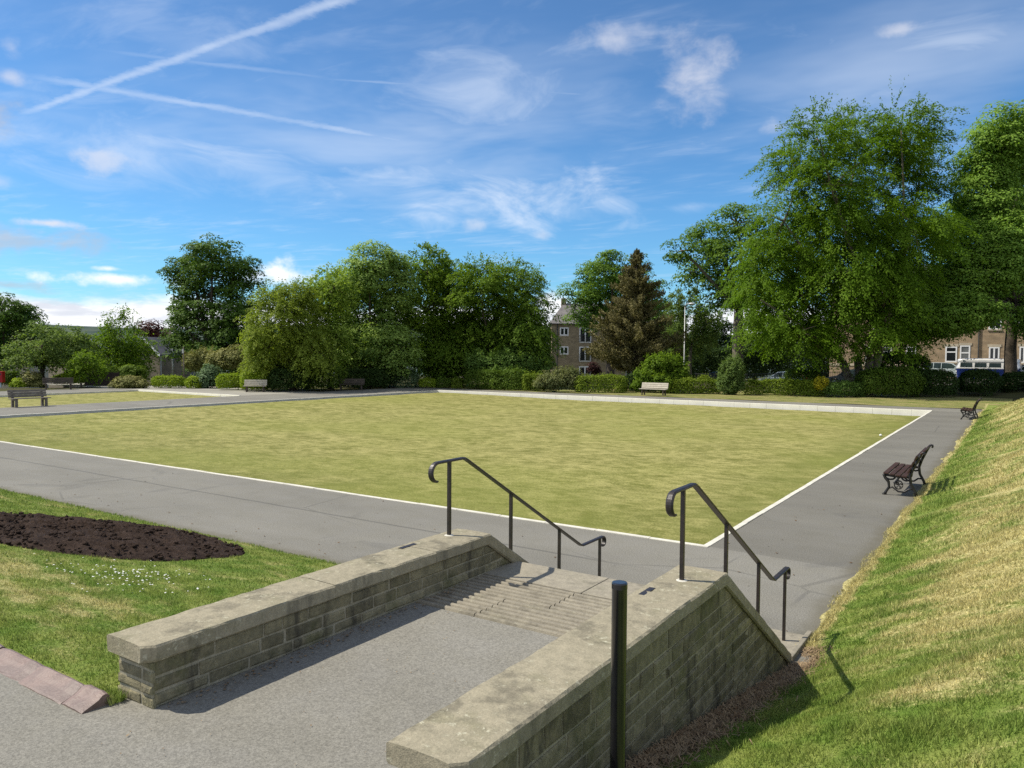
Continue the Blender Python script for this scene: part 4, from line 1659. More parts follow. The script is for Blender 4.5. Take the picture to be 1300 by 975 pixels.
# terracotta edging tiles along the near lawn edge
tile_prof = [(-8.872, .90), (-8.872, .946), (-8.862, .953), (-8.81, .972), (-8.785, .985), (-8.765, 1.000), (-8.750, 1.005), (-8.735, 1.000), (-8.725, .985), (-8.725, .90)]
words = ['cut half tile touching the left wall', 'second clay edging tile out from the left wall', 'third clay edging tile out from the left wall', 'fourth clay edging tile out from the left wall', 'fifth clay edging tile out from the left wall']
xs_ = [-.262, -.325 - .02, -.815, -1.29, -1.77, -2.25]
xs_[0] = -.140
for i in range(5):
    x1_, x0_ = xs_[i], xs_[i + 1] + .006
    n = 6
    V, F = [], []
    k = len(tile_prof)
    dz, dy = rnd.uniform(-.006, .006), rnd.uniform(-.005, .005)
    for q in range(n + 1):
        s = q / n
        edge = .006 if q in (0, n) else 0
        for (yy, zz) in tile_prof:
            V.append((x0_ + (x1_ - x0_) * s, yy + dy + rnd.uniform(-.0015, .0015), zz + dz - edge * (zz > .94) + rnd.uniform(-.0015, .0015)))
    for q in range(n):
        for j in range(k):
            j2 = (j + 1) % k
            F.append((q * k + j, q * k + j2, (q + 1) * k + j2, (q + 1) * k + j))
    F.append(tuple(range(k - 1, -1, -1))); F.append(tuple(n * k + j for j in range(k)))
    V = np.array(V); c = V.mean(0); c[2] = .94
    o = MB().add(V - c, F).build('edging_tile', M['terracotta'])
    o.location = c
    tag(o, words[i], 'edging tile', 'clay edging tiles along the lawn')

# ------------------------------------------------------------------ benches
def iron_bench(loc, rz, label, group):
    """front faces local -Y, length along X"""
    root = empty('park_bench', loc, rz, label, 'bench', group)
    hl = .88
    for sx in (-1, 1):
        x = sx * (hl - .07)
        mb = MB()
        def T(pts, r, n=7):
            mb.tube([(x, p[0], p[1]) for p in pts], [q * 1.3 for q in r] if hasattr(r, '__len__') else r * 1.3, n)
        # rear leg sweeping up into the scrolled back
        K = 1.25
        T([(.30, .0), (.27, .10), (.19, .25), (.17, .40), (.22, .56), (.30, .74), (.355, .86), (.385, .895), (.415, .885), (.42, .855), (.40, .838)], [.026, .022, .021, .024, .022, .020, .020, .020, .018, .016, .014])
        # front leg, cabriole
        T([(-.28, .0), (-.255, .06), (-.20, .16), (-.21, .26), (-.27, .34), (-.30, .40), (-.275, .425)], [.026, .021, .019, .021, .024, .022, .018])
        # seat bearer and lower stretcher
        T([(-.29, .405), (-.10, .385), (.08, .385), (.19, .40)], .019)
        T([(-.235, .12), (-.14, .165), (-.03, .085), (.08, .085), (.16, .15), (.225, .15)], .014)
        # curl under the seat
        T([(-.26, .34), (-.19, .315), (-.13, .325), (-.09, .36)], .014)
        T([(.17, .33), (.10, .31), (.05, .33), (.02, .37)], .014)
        # feet
        T([(-.32, .012), (-.24, .012)], .018)
        T([(.26, .012), (.34, .012)], .018)
        e = mb.build('end_frame', M['castiron'], root, smooth=True)
        # rosette in the middle of the end frame
        mb = MB()
        c = (-.03, .22)
        mb.tube([(x, c[0] + .075 * math.cos(a), c[1] + .085 * math.sin(a)) for a in np.linspace(0, 2 * PI, 17)], .012, 6)
        for a in np.linspace(0, 2 * PI, 6)[:-1]:
            mb.tube([(x, c[0], c[1]), (x, c[0] + .045 * math.cos(a + .5), c[1] + .05 * math.sin(a + .5)), (x, c[0] + .075 * math.cos(a), c[1] + .085 * math.sin(a))], [.012, .014, .008], 6)
        mb.build('rosette', M['castiron'], e, smooth=True)
    for k, y in enumerate((-.255, -.145, -.035, .075)):
        z = .435 - .012 * k + (.006 if k == 0 else 0)
        MB().box(-hl, hl, y - .048, y + .048, z - .016, z + .018, .008).build('seat_slat', M['slat_brown'], root)
    for k, (y, z) in enumerate(((.185, .52), (.235, .65), (.295, .78))):
        bm = bmesh.new()
        bmesh.ops.create_cube(bm, size=1)
        bmesh.ops.scale(bm, vec=(2 * hl, .03, .105), verts=bm.verts)
        bmesh.ops.bevel(bm, geom=list(bm.edges), offset=.007, segments=2, affect='EDGES')
        bmesh.ops.rotate(bm, cent=(0, 0, 0), matrix=Matrix.Rotation(-.40, 3, 'X'), verts=bm.verts)
        for v in bm.verts: v.co += Vector((0, y - .028, z))
        MB().bm(bm).build('back_slat', M['slat_brown'], root)
    MB().tube([(-hl, .365, .878), (hl, .365, .878)], .022, 10).build('top_rail', M['slat_brown'], root, smooth=True)
    return root


def timber_bench(loc, rz, label, mat, group, hl=.85, chunky=False):
    root = empty('park_bench', loc, rz, label, 'bench', group)
    for sx in (-1, 1):
        x = sx * (hl - .20)
        w = .055 if chunky else .035
        mb = MB()
        mb.box(x - w, x + w, -.25, -.16, 0, .40, .008)
        mb.prism([(.13, 0), (.24, 0), (.22, .40), (.36, .84), (.30, .85), (.14, .42)], 'x', x - w, x + w)
        mb.box(x - w + .005, x + w - .005, -.158, .135, .32, .395, .006)
        mb.build('leg_frame', M['slat_dark'] if not chunky else M['slat_grey'], root)
    for k, y in enumerate((-.24, -.125, -.01, .105)):
        MB().box(-hl, hl, y - .052, y + .052, .402, .440, .006).build('seat_slat', mat, root)
    for k, (y, z) in enumerate(((.182, .53), (.222, .655), (.262, .78))):
        bm = bmesh.new()
        bmesh.ops.create_cube(bm, size=1)
        bmesh.ops.scale(bm, vec=(2 * hl, .034, .115), verts=bm.verts)
        bmesh.ops.bevel(bm, geom=list(bm.edges), offset=.006, segments=1, affect='EDGES')
        bmesh.ops.rotate(bm, cent=(0, 0, 0), matrix=Matrix.Rotation(-.31, 3, 'X'), verts=bm.verts)
        for v in bm.verts: v.co += Vector((0, y - .01, z))
        MB().bm(bm).build('back_slat', mat, root)
    return root


BG = 'benches round the bowling greens'
iron_bench((1.86, 6.95, 0), -PI / 2, 'brown slatted bench with black cast iron ends, the nearer one on the right path', BG)
iron_bench((1.93, 29.2, 0), -PI / 2, 'small looking black iron bench at the far end of the right path', BG)
timber_bench((-36.75, 7.5, 0), PI / 2, 'weathered grey timber bench on stout legs beside the path between the two greens', M['slat_grey'], BG, .88, True)
timber_bench((-16.75, 37.45, .02), .0, 'bleached pale wooden bench on the grass in front of the far hedge', M['slat_pale'], BG, .95)
timber_bench((-36.9, 29.4, 0), PI / 2 - .9, 'dark brown bench in shade under the trees at the far corner of the green', M['slat_dark'], BG, .95)
timber_bench((-40.0, 23.4, 0), .75, 'small bleached bench beside the lime hedges at the end of the white kerb', M['slat_pale'], BG, .75)
timber_bench((-52.6, 16.6, 0), PI / 2 - .35, 'dark grey bench behind the second green below the small cherry tree', M['slat_dark'], BG, .95)

# little white jack on the turf near the right edge
p = at(1118, 553, 1.0)
d = ray(1118, 553)
t = (-.24 - CAM[2]) / d[2]
q = CAM + d * t
bm = bmesh.new()
bmesh.ops.create_uvsphere(bm, u_segments=16, v_segments=10, radius=.05)
bmesh.ops.scale(bm, vec=(1, 1, .92), verts=bm.verts)
o = MB().bm(bm).build('jack', M['petal'], smooth=True)
o.location = (q[0], q[1], -.225)
tag(o, 'small white jack ball lying on the bowling green near its right edge', 'ball')

# ------------------------------------------------------------------ trees
TG = 'trees round the park'
tree('sycamore_tree', 'big dark round-headed sycamore standing alone on the left', 'tree', gp(270, 68, -.4),
     [(270, 328, 34, 24), (243, 342, 26, 24), (296, 352, 30, 28), (236, 378, 24, 28), (268, 372, 34, 34), (304, 392, 24, 32), (268, 420, 46, 36), (298, 436, 30, 32), (226, 400, 16, 9), (243, 448, 28, 24), (282, 462, 34, 22)],
     68, 'clump', LM['sycamore'], 'bark', .42, .95, .22, .85, 21, TG, .25, flat=.55, per=125, inner=.2)
tree('sycamore_tree', 'dark sycamore crown cut by the left edge of the photo', 'tree', gp(8, 78, -.4),
     [(8, 400, 26, 24), (36, 404, 16, 16), (-18, 415, 34, 34), (25, 432, 30, 26), (-4, 452, 34, 22), (48, 418, 10, 8)],
     78, 'clump', LM['sycamore'], 'bark', .4, .95, .25, .85, 22, TG, .3, flat=.55, per=110, inner=.2)
tree('cherry_tree', 'small spreading cherry tree with a dark straight trunk over a bench', 'tree', gp(55, 60, 0),
     [(55, 438, 26, 22), (86, 430, 22, 13), (33, 450, 20, 12), (100, 448, 18, 12), (72, 455, 28, 13), (24, 462, 14, 8)],
     60, 'fine', LM['birch2'], 'bark', .20, .55, .19, 1.0, 23, TG, .35, per=46, inner=.2)
tree('birch_tree', 'light feathery young tree just left of the stone gable house', 'tree', gp(150, 66, -.2),
     [(152, 425, 15, 26), (168, 448, 20, 26), (138, 452, 22, 24), (120, 466, 18, 18), (172, 464, 9, 20), (148, 470, 24, 18)],
     66, 'feather', LM['birch'], 'bark_pale', .14, .6, .19, .95, 24, TG, .3, per=60, inner=.2)
tree('birch_tree', 'slim sapling with a pale leaning stem in front of the dark fence', 'tree', gp(103, 58, 0),
     [(108, 462, 15, 13), (96, 470, 12, 10), (118, 472, 13, 11)],
     58, 'fine', LM['birch'], 'bark_pale', .07, .4, .16, 1.0, 25, TG, .35, per=40, inner=.2)
tree('willow_tree', 'pale olive feathery tree to the right of the lone sycamore', 'tree', gp(372, 55, 0),
     [(353, 402, 28, 34), (382, 400, 23, 32), (341, 442, 25, 32), (371, 450, 30, 32), (328, 428, 12, 19), (395, 444, 21, 32), (336, 472, 21, 17), (371, 378, 19, 17)],
     55, 'drape', LM['willow'], 'bark', .22, .52, .15, 1.3, 26, TG, .25, per=80, inner=.25)
tree('maple_tree', 'bright pale green maple between the olive tree and the dark bushy one', 'tree', gp(420, 58, 0),
     [(424, 366, 24, 26), (412, 400, 22, 32), (428, 430, 20, 30), (404, 366, 12, 14)],
     58, 'fine', LM['maple'], 'bark', .2, .7, .20, 1.0, 27, TG, .35, per=64, inner=.2)
tree('whitebeam_tree', 'tall dense tree with silvery leaf clusters at the middle of the left wood', 'tree', gp(472, 62, 0),
     [(470, 346, 32, 32), (446, 378, 30, 34), (500, 368, 24, 40), (472, 410, 46, 40), (446, 446, 34, 30), (494, 446, 32, 34), (468, 470, 38, 22)],
     62, 'clump', LM['whitebeam'], 'bark', .3, .75, .20, 1.2, 28, TG, .3, flat=.65, per=105, inner=.25)
tree('maple_tree', 'round grey-green tree with a domed top right of the silvery one', 'tree', gp(552, 65, 0),
     [(545, 347, 26, 30), (572, 362, 26, 30), (542, 392, 30, 36), (574, 410, 30, 36), (545, 440, 32, 36), (572, 460, 34, 28)],
     65, 'fine', LM['birch'], 'bark', .3, .75, .20, 1.3, 29, TG, .3, per=76, inner=.25)
tree('beech_tree', 'broad mid green beech at the right end of the left wood, beside the flats', 'tree', gp(628, 64, 0),
     [(612, 368, 28, 32), (648, 370, 30, 32), (676, 398, 18, 30), (628, 404, 44, 36), (600, 428, 26, 34), (664, 430, 28, 30), (630, 450, 40, 26), (580, 448, 14, 26)],
     64, 'drape', LM['birch'], 'bark', .30, .95, .19, 1.4, 30, TG, .3, per=150, inner=.4)
tree('sycamore_tree', 'sycamore with dark clumped crown hanging over the roof of the flats', 'tree', gp(775, 94, -.6),
     [(778, 342, 24, 26), (748, 352, 18, 14), (736, 380, 24, 20), (766, 376, 28, 28), (756, 404, 28, 18), (806, 352, 18, 24), (826, 376, 18, 22), (805, 400, 30, 28)],
     94, 'clump', LM['sycamore2'], 'bark', .5, 1.2, .29, .85, 31, TG, .45, flat=.55, per=120, inner=.2)
conifer('conifer_tree', 'brownish pointed conifer standing in front of the flats', gp(806, 60, 0), float(at(806, 318, 60)[2]), 3.9, LM['conifer'], 32, TG, .20, 40, 12, .14, dens=2.4)
tree('birch_tree', 'grey-green weeping birch behind the lamp post', 'tree', gp(876, 74, -.3),
     [(870, 392, 20, 28), (880, 422, 26, 28), (896, 412, 16, 26), (858, 428, 16, 22)],
     74, 'weep', LM['birch2'], 'bark_pale', .2, .8, .17, 1.0, 33, TG, .4, per=90, inner=.25)
tree('sycamore_tree', 'big spreading sycamore with a stout bare trunk right of the lamp post', 'tree', gp(936, 68, 0),
     [(936, 284, 26, 24), (906, 308, 28, 24), (866, 318, 20, 15), (878, 346, 24, 18), (925, 342, 28, 34), (958, 310, 30, 40), (912, 372, 26, 22), (950, 372, 30, 28), (888, 300, 14, 12)],
     68, 'clump', LM['sycamore2'], 'bark_pale', .50, 1.0, .23, .8, 34, TG, .42, flat=.55, per=125, inner=.18)
tree('hornbeam_tree', 'tallest tree, a drooping yellow-green hornbeam with several stems', 'tree', gp(1095, 54.5, 0),
     [(1041, 180, 24, 28), (1090, 183, 28, 32), (1144, 166, 26, 32), (1171, 211, 22, 39), (1012, 224, 26, 32), (1059, 237, 41, 47), (1120, 239, 43, 49), (995, 281, 28, 39),
      (1045, 308, 43, 47), (1107, 311, 41, 47), (1162, 294, 34, 47), (978, 334, 28, 39), (966, 381, 22, 32), (1010, 379, 38, 41), (1062, 379, 34, 38), (1125, 370, 34, 38), (978, 415, 20, 22), (1017, 421, 24, 22), (1153, 351, 32, 34), (1050, 421, 20, 22), (1121, 415, 24, 22), (1144, 414, 20, 22), (1079, 421, 20, 20), (1075, 277, 41, 38), (1016, 336, 38, 38), (1079, 345, 41, 38)],
     54.5, 'drape', LM['hornbeam'], 'bark_pale', .50, 1.15, .165, 1.3, 35, TG, .16, stems=4, per=260, inner=.35)
tree('sycamore_tree', 'tall leafy sycamore with a dark trunk at the right edge of the photo', 'tree', gp(1283, 60, 0),
     [(1272, 176, 36, 36), (1312, 196, 46, 56), (1244, 226, 32, 36), (1290, 256, 46, 44), (1228, 284, 34, 34), (1270, 312, 46, 38), (1216, 336, 30, 28), (1184, 370, 28, 24), (1232, 384, 36, 26), (1160, 400, 22, 18),
      (1200, 410, 26, 16), (1272, 380, 40, 28), (1316, 408, 30, 26), (1345, 300, 46, 70), (1345, 384, 36, 40), (1196, 296, 20, 24), (1140, 416, 20, 18), (1176, 424, 24, 14), (1222, 412, 26, 16), (1166, 396, 26, 22, -5.5), (1206, 400, 28, 22, -6.5), (1244, 394, 30, 24, -6.5), (1272, 346, 38, 32, -5.5), (1222, 350, 30, 28, -4.5), (1302, 302, 44, 44, -2), (1252, 262, 36, 40, -3), (1290, 196, 36, 36, -1)],
     60, 'clump', LM['syc_right'], 'bark', .46, .95, .21, 1.25, 36, TG, .3, flat=.6, per=130, inner=.4)

# trees farther back, seen between and under the big ones
BT = 'trees beyond the park edge'
def backtree(name, label, px, D, lobes, mat, seed, z=-.5, style='clump', leaf=.38, rc=1.2, bark='bark'):
    return tree(name, label, 'tree', gp(px, D, z), lobes, D, style, mat, bark, .3, rc, leaf, 1.0, seed, BT, .3, per=60, inner=.3)
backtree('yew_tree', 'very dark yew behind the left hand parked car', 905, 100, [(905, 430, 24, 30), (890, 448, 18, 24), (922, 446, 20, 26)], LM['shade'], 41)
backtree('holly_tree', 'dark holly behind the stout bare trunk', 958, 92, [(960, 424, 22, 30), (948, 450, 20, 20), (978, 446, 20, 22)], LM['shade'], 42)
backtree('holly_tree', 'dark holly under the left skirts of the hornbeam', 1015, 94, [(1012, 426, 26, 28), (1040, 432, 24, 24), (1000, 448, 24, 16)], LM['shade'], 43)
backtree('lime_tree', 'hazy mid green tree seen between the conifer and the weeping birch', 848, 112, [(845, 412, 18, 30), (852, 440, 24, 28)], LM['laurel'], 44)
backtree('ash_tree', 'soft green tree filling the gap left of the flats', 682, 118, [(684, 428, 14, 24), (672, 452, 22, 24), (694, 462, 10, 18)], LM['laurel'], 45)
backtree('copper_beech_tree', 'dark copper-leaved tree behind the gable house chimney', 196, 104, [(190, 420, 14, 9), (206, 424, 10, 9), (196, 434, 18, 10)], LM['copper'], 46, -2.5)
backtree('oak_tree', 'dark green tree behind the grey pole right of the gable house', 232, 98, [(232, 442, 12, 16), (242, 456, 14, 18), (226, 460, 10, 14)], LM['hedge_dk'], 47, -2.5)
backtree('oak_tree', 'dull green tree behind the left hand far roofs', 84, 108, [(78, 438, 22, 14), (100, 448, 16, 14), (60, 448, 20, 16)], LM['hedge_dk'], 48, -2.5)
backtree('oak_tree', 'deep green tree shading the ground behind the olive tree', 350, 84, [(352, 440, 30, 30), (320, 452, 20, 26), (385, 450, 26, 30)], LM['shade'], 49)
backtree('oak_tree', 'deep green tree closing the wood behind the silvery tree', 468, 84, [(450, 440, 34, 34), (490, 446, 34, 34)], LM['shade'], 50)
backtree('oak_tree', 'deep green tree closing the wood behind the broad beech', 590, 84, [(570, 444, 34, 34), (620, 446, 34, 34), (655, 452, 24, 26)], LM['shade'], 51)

# ------------------------------------------------------------------ hedges and shrubs
HG = 'hedges along the far side of the park'
hedge('clipped_hedge', 'low lime green hedge piece at the far left corner of the green', 530, 554, 481, 60, 1.1, LM['lime'], 61, group=HG, shape='soft')
hedge('clipped_hedge', 'low darker hedge piece right of the lime one at the far corner', 553, 574, 481, 60, 1.1, LM['hedge_dk'], 62, group=HG, shape='soft')
hedge('clipped_hedge', 'small square clipped box hedge at the far corner of the green', 573, 588, 480, 59.6, .9, LM['hedge'], 63, group=HG)
hedge('clipped_hedge', 'long tall dark hedge under the broad beech', 587, 666, 471, 59.2, 1.6, LM['hedge_dk'], 64, group=HG, D2=56.8, shape='box', rough=.11)
hedge('clipped_hedge', 'yellow-green hedge length left of the flowering shrub', 663, 692, 475, 56.6, 1.2, LM['hedge'], 65, group=HG, shape='box', rough=.10)
shrub('flowering_shrub', 'straggly shrub with pale flower heads in front of the flats', [(702, 485, 15, 9), (722, 482, 11, 11), (690, 488, 9, 7), (736, 487, 7, 8), (712, 476, 6, 6), (728, 474, 5, 5)], 55.6, LM['blossom'], 66, 'spiky', .32, .13)
hedge('clipped_hedge', 'bright clipped hedge between the flowering shrub and the conifer', 731, 797, 478, 54.6, 1.2, LM['hedge'], 67, group=HG, rough=.08)
shrub('shrub', 'tall leafy green shrub at the foot of the conifer', [(838, 466, 15, 14), (860, 474, 12, 14), (820, 482, 13, 15), (842, 486, 24, 12), (826, 466, 8, 9), (852, 460, 8, 9), (866, 484, 9, 10), (812, 490, 9, 7)], 55.4, LM['birch'], 68, 'spiky', .34, .15, cover=.8)
hedge('clipped_hedge', 'long clipped hedge directly behind the bleached pale bench', 838, 918, 482, 54.4, 1.2, LM['hedge'], 69, group=HG, D2=53.8, rough=.085)
shrub('shrub', 'pale upright bush breaking the line of the far hedge', [(930, 472, 14, 12), (928, 488, 15, 13), (932, 464, 9, 8)], 53.2, LM['pale'], 70, 'spiky', .28, .12)
hedge('clipped_hedge', 'long clipped hedge in front of the silver-blue car', 942, 1050, 483, 53.4, 1.2, LM['hedge'], 71, group=HG, D2=51.6, rough=.085)
hedge('clipped_hedge', 'dark square-cut hedge block standing higher behind the long hedge', 1002, 1044, 470, 57, 1.4, LM['hedge_dk'], 72, group=HG)
hedge('golden_shrub', 'small round golden yellow bush at the end of the long hedge', 1039, 1053, 481, 51.2, .7, LM['gold'], 73, shape='round', cat='shrub', base_z=.35)
hedge('shrub', 'low spreading dark shrub between the golden bush and the big rounded one', 1050, 1106, 485, 50.6, 1.6, LM['laurel'], 74, shape='round', cat='shrub', rough=.1)
hedge('shrub', 'big rounded dark green bush under the hornbeam', 1098, 1180, 468, 50.5, 2.6, LM['hedge_dk'], 75, shape='soft', cat='shrub', rough=.10, leaf=.13)
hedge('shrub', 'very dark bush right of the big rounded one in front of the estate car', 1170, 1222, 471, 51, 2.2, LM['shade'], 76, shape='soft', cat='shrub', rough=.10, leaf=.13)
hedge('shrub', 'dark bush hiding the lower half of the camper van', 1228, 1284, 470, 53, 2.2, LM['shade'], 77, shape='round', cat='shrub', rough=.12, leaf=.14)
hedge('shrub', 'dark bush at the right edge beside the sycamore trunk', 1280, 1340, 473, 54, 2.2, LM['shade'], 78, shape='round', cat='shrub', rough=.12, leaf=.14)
shrub('laurel_shrub', 'mass of tall laurel below the broad beech and left of the flats', [(618, 464, 24, 14), (655, 460, 30, 14), (685, 464, 16, 14), (640, 476, 40, 12)], 61, LM['laurel'], 79, 'spiky', .45, .2)
hedge('shrub', 'blue-green rounded shrub left of the lime corner hedge', 488, 531, 469, 60.5, 2.0, LM['grey'], 80, shape='round', cat='shrub', rough=.10)
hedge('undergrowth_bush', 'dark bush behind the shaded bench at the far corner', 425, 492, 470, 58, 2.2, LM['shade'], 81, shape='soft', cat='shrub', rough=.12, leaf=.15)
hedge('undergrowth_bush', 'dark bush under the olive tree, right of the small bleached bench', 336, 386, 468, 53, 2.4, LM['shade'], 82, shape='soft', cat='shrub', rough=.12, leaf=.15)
hedge('undergrowth_bush', 'dark bush below the pale maple', 384, 428, 466, 55, 2.4, LM['hedge_dk'], 83, shape='soft', cat='shrub', rough=.12, leaf=.15)
hedge('clipped_hedge', 'rounded lime hedge left of the small bleached bench, nearer the sycamore', 271, 305, 475, 55, 1.3, LM['lime'], 84, shape='soft', rough=.05, group='lime green hedges on the left')
hedge('clipped_hedge', 'rounded lime hedge directly behind the small bleached bench', 302, 338, 473, 53.5, 1.3, LM['lime'], 85, shape='soft', rough=.05, group='lime green hedges on the left')
hedge('clipped_hedge', 'bright lime dome hedge in front of the gable house', 187, 229, 478, 57, 1.6, LM['lime'], 86, shape='soft', rough=.05, group='lime green hedges on the left')
hedge('clipped_hedge', 'small low lime bush below the grey pole', 232, 253, 482, 57, 1.0, LM['lime'], 87, shape='round', rough=.05, group='lime green hedges on the left')
shrub('shrub', 'dark blue-green bush between the low lime bush and the sycamore', [(266, 478, 12, 15), (258, 486, 10, 9)], 58, LM['grey'], 88, 'clump', .4, .16)
shrub('rhododendron', 'olive and bronze rhododendron under the right side of the lone sycamore', [(300, 456, 24, 14), (322, 462, 16, 14), (278, 458, 14, 10)], 60, LM['rhodo'], 89, 'clump', .4, .17)
shrub('shrub', 'yellow-olive loose bush right of the short pole by the house', [(246, 460, 12, 11), (262, 455, 10, 9)], 62, LM['rhodo'], 90, 'spiky', .35, .15)
shrub('rhododendron', 'low olive rhododendron left of the lime dome hedge', [(165, 487, 18, 8), (180, 489, 8, 6), (150, 489, 8, 6)], 57, LM['rhodo'], 91, 'clump', .3, .13)
hedge('shrub', 'bright lime spreading bush behind the dark grey bench under the cherry', 57, 104, 476, 60.5, 1.6, LM['lime'], 92, shape='round', rough=.09, cat='shrub')
shrub('shrub', 'yellow-green round bush left of the cherry trunk', [(40, 484, 11, 11), (46, 490, 9, 7)], 58, LM['rhodo'], 93, 'clump', .3, .13)
shrub('shrub', 'lime green low bush beside the yellow-green one, near the left edge', [(22, 490, 9, 8)], 57.5, LM['lime'], 94, 'clump', .28, .12)
hedge('shrub', 'dark bush with a lighter top behind the red bin', -14, 15, 472, 59, 1.6, LM['hedge_dk'], 95, shape='soft', rough=.08, cat='shrub')
shrub('shrub', 'tall dark shrub below the light feathery young tree', [(140, 478, 22, 12), (168, 476, 16, 12)], 62, LM['hedge_dk'], 96, 'clump', .4, .16)
shrub('japanese_maple', 'red-leaved japanese maple by the ground floor of the flats', [(753, 467, 5, 6), (758, 472, 4, 5)], 68, LM['acer'], 97, 'fine', .35, .16)

for a_, b_, lab, sd_ in ((826, 900, 'tall dark hedge across the street behind the lamp post', 101), (896, 985, 'tall dark hedge across the street behind the bare trunk', 102), (980, 1066, 'tall dark hedge across the street behind the silver-blue car', 103)):
    zz = float(zground(np.array(gp((a_ + b_) / 2, 88, 0)[0]), np.array(gp((a_ + b_) / 2, 88, 0)[1])))
    hedge('tall_hedge', lab, a_, b_, 441, 88, 2.4, LM['shade'], sd_, base_z=zz, leaf=.24, shape='soft', rough=.16, group='tall hedges across the street')

hedge('undergrowth_bush', 'dark low growth in the gap at the foot of the conifer', 788, 830, 477, 56.5, 1.6, LM['shade'], 104, shape='soft', cat='shrub', rough=.14, leaf=.15)

hedge('undergrowth_bush', 'dark tall bush by the street wall behind the big rounded bush', 1108, 1188, 447, 59, 1.6, LM['shade'], 105, shape='soft', cat='shrub', rough=.2, leaf=.17)

# ------------------------------------------------------------------ buildings
M['stone_flats'] = brick_mat('brown_stone_walling', (.30, .235, .145), (.22, .175, .11), (.26, .215, .145), .42, .15)
M['stone_gable'] = brick_mat('grey_brown_stone', (.21, .175, .12), (.155, .13, .09), (.18, .155, .115), .42, .16)
M['stone_terrace'] = brick_mat('buff_sandstone', (.36, .26, .16), (.27, .20, .125), (.28, .22, .15), .55, .22)


def frame_window(parent, x, z0, z1, w, y, mull=1, glass='glass', name='window', trans=None, sill=True, fw=.07):
    """white framed window on a facade facing local -Y; window > pane, sill"""
    mb = MB()
    d0, d1 = y - .045, y + .02
    mb.box(x - w / 2, x - w / 2 + fw, d0, d1, z0, z1)
    mb.box(x + w / 2 - fw, x + w / 2, d0, d1, z0, z1)
    mb.box(x - w / 2 + fw, x + w / 2 - fw, d0, d1, z1 - fw, z1)
    mb.box(x - w / 2 + fw, x + w / 2 - fw, d0, d1, z0, z0 + fw)
    for i in range(mull):
        c = x - w / 2 + w * (i + 1) / (mull + 1)
        mb.box(c - fw * .55, c + fw * .55, d0 + .004, d1, z0 + fw, z1 - fw)
    if trans:
        mb.box(x - w / 2 + fw, x + w / 2 - fw, d0 + .006, d1, trans - fw / 2, trans + fw / 2)
    f = mb.build(name, M['white'], parent)
    MB().box(x - w / 2 + fw * .5, x + w / 2 - fw * .5, y - .012, y + .012, z0 + fw * .5, z1 - fw * .5).build('pane', M[glass], f)
    if sill:
        MB().box(x - w / 2 - .08, x + w / 2 + .08, y - .10, y + .02, z0 - .13, z0 - .006, .01).build('sill', M['trim_stone'], f)
    return f


# the flats: facade square to the view
D = 112.0
yaw_v = math.atan2(AR[1], AR[0])
k = D / CF
o0 = gp(700, D, -1.6)
fl = empty('apartment_building', (o0[0], o0[1], -1.6), yaw_v, 'brown stone three storey flats with a slate roof and white framed windows', 'building')
ZF = lambda py: at(740, py, D)[2] + 1.6
XF = lambda px: (px - 700) * k
Wd, Dp = 17.0, 9.0
ze = ZF(411.5)
MB().box(0, Wd, 0, Dp, -1, ze).build('wall', M['stone_flats'], fl)
zr = ZF(383)
rx = XF(717)
m = MB()
ov = .3
E_ = [(-ov, -ov, ze + .02), (Wd + ov, -ov, ze + .02), (Wd + ov, Dp + ov, ze + .02), (-ov, Dp + ov, ze + .02), (rx, Dp / 2, zr), (Wd - rx, Dp / 2, zr)]
m.add(E_, [(0, 1, 5, 4), (1, 2, 5), (2, 3, 4, 5), (3, 0, 4), (3, 2, 1, 0)])
rf = m.build('roof', M['slate_lt'], fl)
m = MB().box(rx - .35, rx + .35, Dp / 2 - .4, Dp / 2 + .4, zr - .6, zr + .75, .02)
m.build('chimney', M['stone_flats'], rf)
MB().box(-.32, Wd + .32, -.42, -.305, ze - .06, ze + .06).build('gutter', M['darkgrey'], fl)
MB().tube([(XF(707), -.12, ze), (XF(707), -.12, 0)], .07, 8).build('drainpipe', M['darkgrey'], fl)
for (pa, pb, ya, yb) in ((710.2, 721.2, 416, 426.2), (710.2, 721.2, 440, 450)):
    frame_window(fl, XF((pa + pb) / 2), ZF(yb), ZF(ya), XF(pb) - XF(pa), 0, 1, fw=.15)
for (pa, pb, ya, yb) in ((734.8, 750, 416, 435.2), (734.8, 750, 440, 459), (734.8, 750, 465, 484), (794, 808, 440, 459), (794, 808, 465, 484), (794, 808, 416, 435), (822, 834, 440, 459)):
    w_ = frame_window(fl, XF((pa + pb) / 2), ZF(yb), ZF(ya), XF(pb) - XF(pa), 0, 1, fw=.16, sill=False)
    mb = MB()
    xa, xb = XF(pa) - .1, XF(pb) + .1
    for zz in (ZF(yb) + .15, ZF(yb) + 1.05):
        mb.box(xa, xb, -.16, -.13, zz, zz + .04)
    for q in np.linspace(xa, xb, 12):
        mb.box(q - .012, q + .012, -.157, -.133, ZF(yb) + .19, ZF(yb) + 1.05)
    mb.build('balcony_rail', M['darkgrey'], w_)


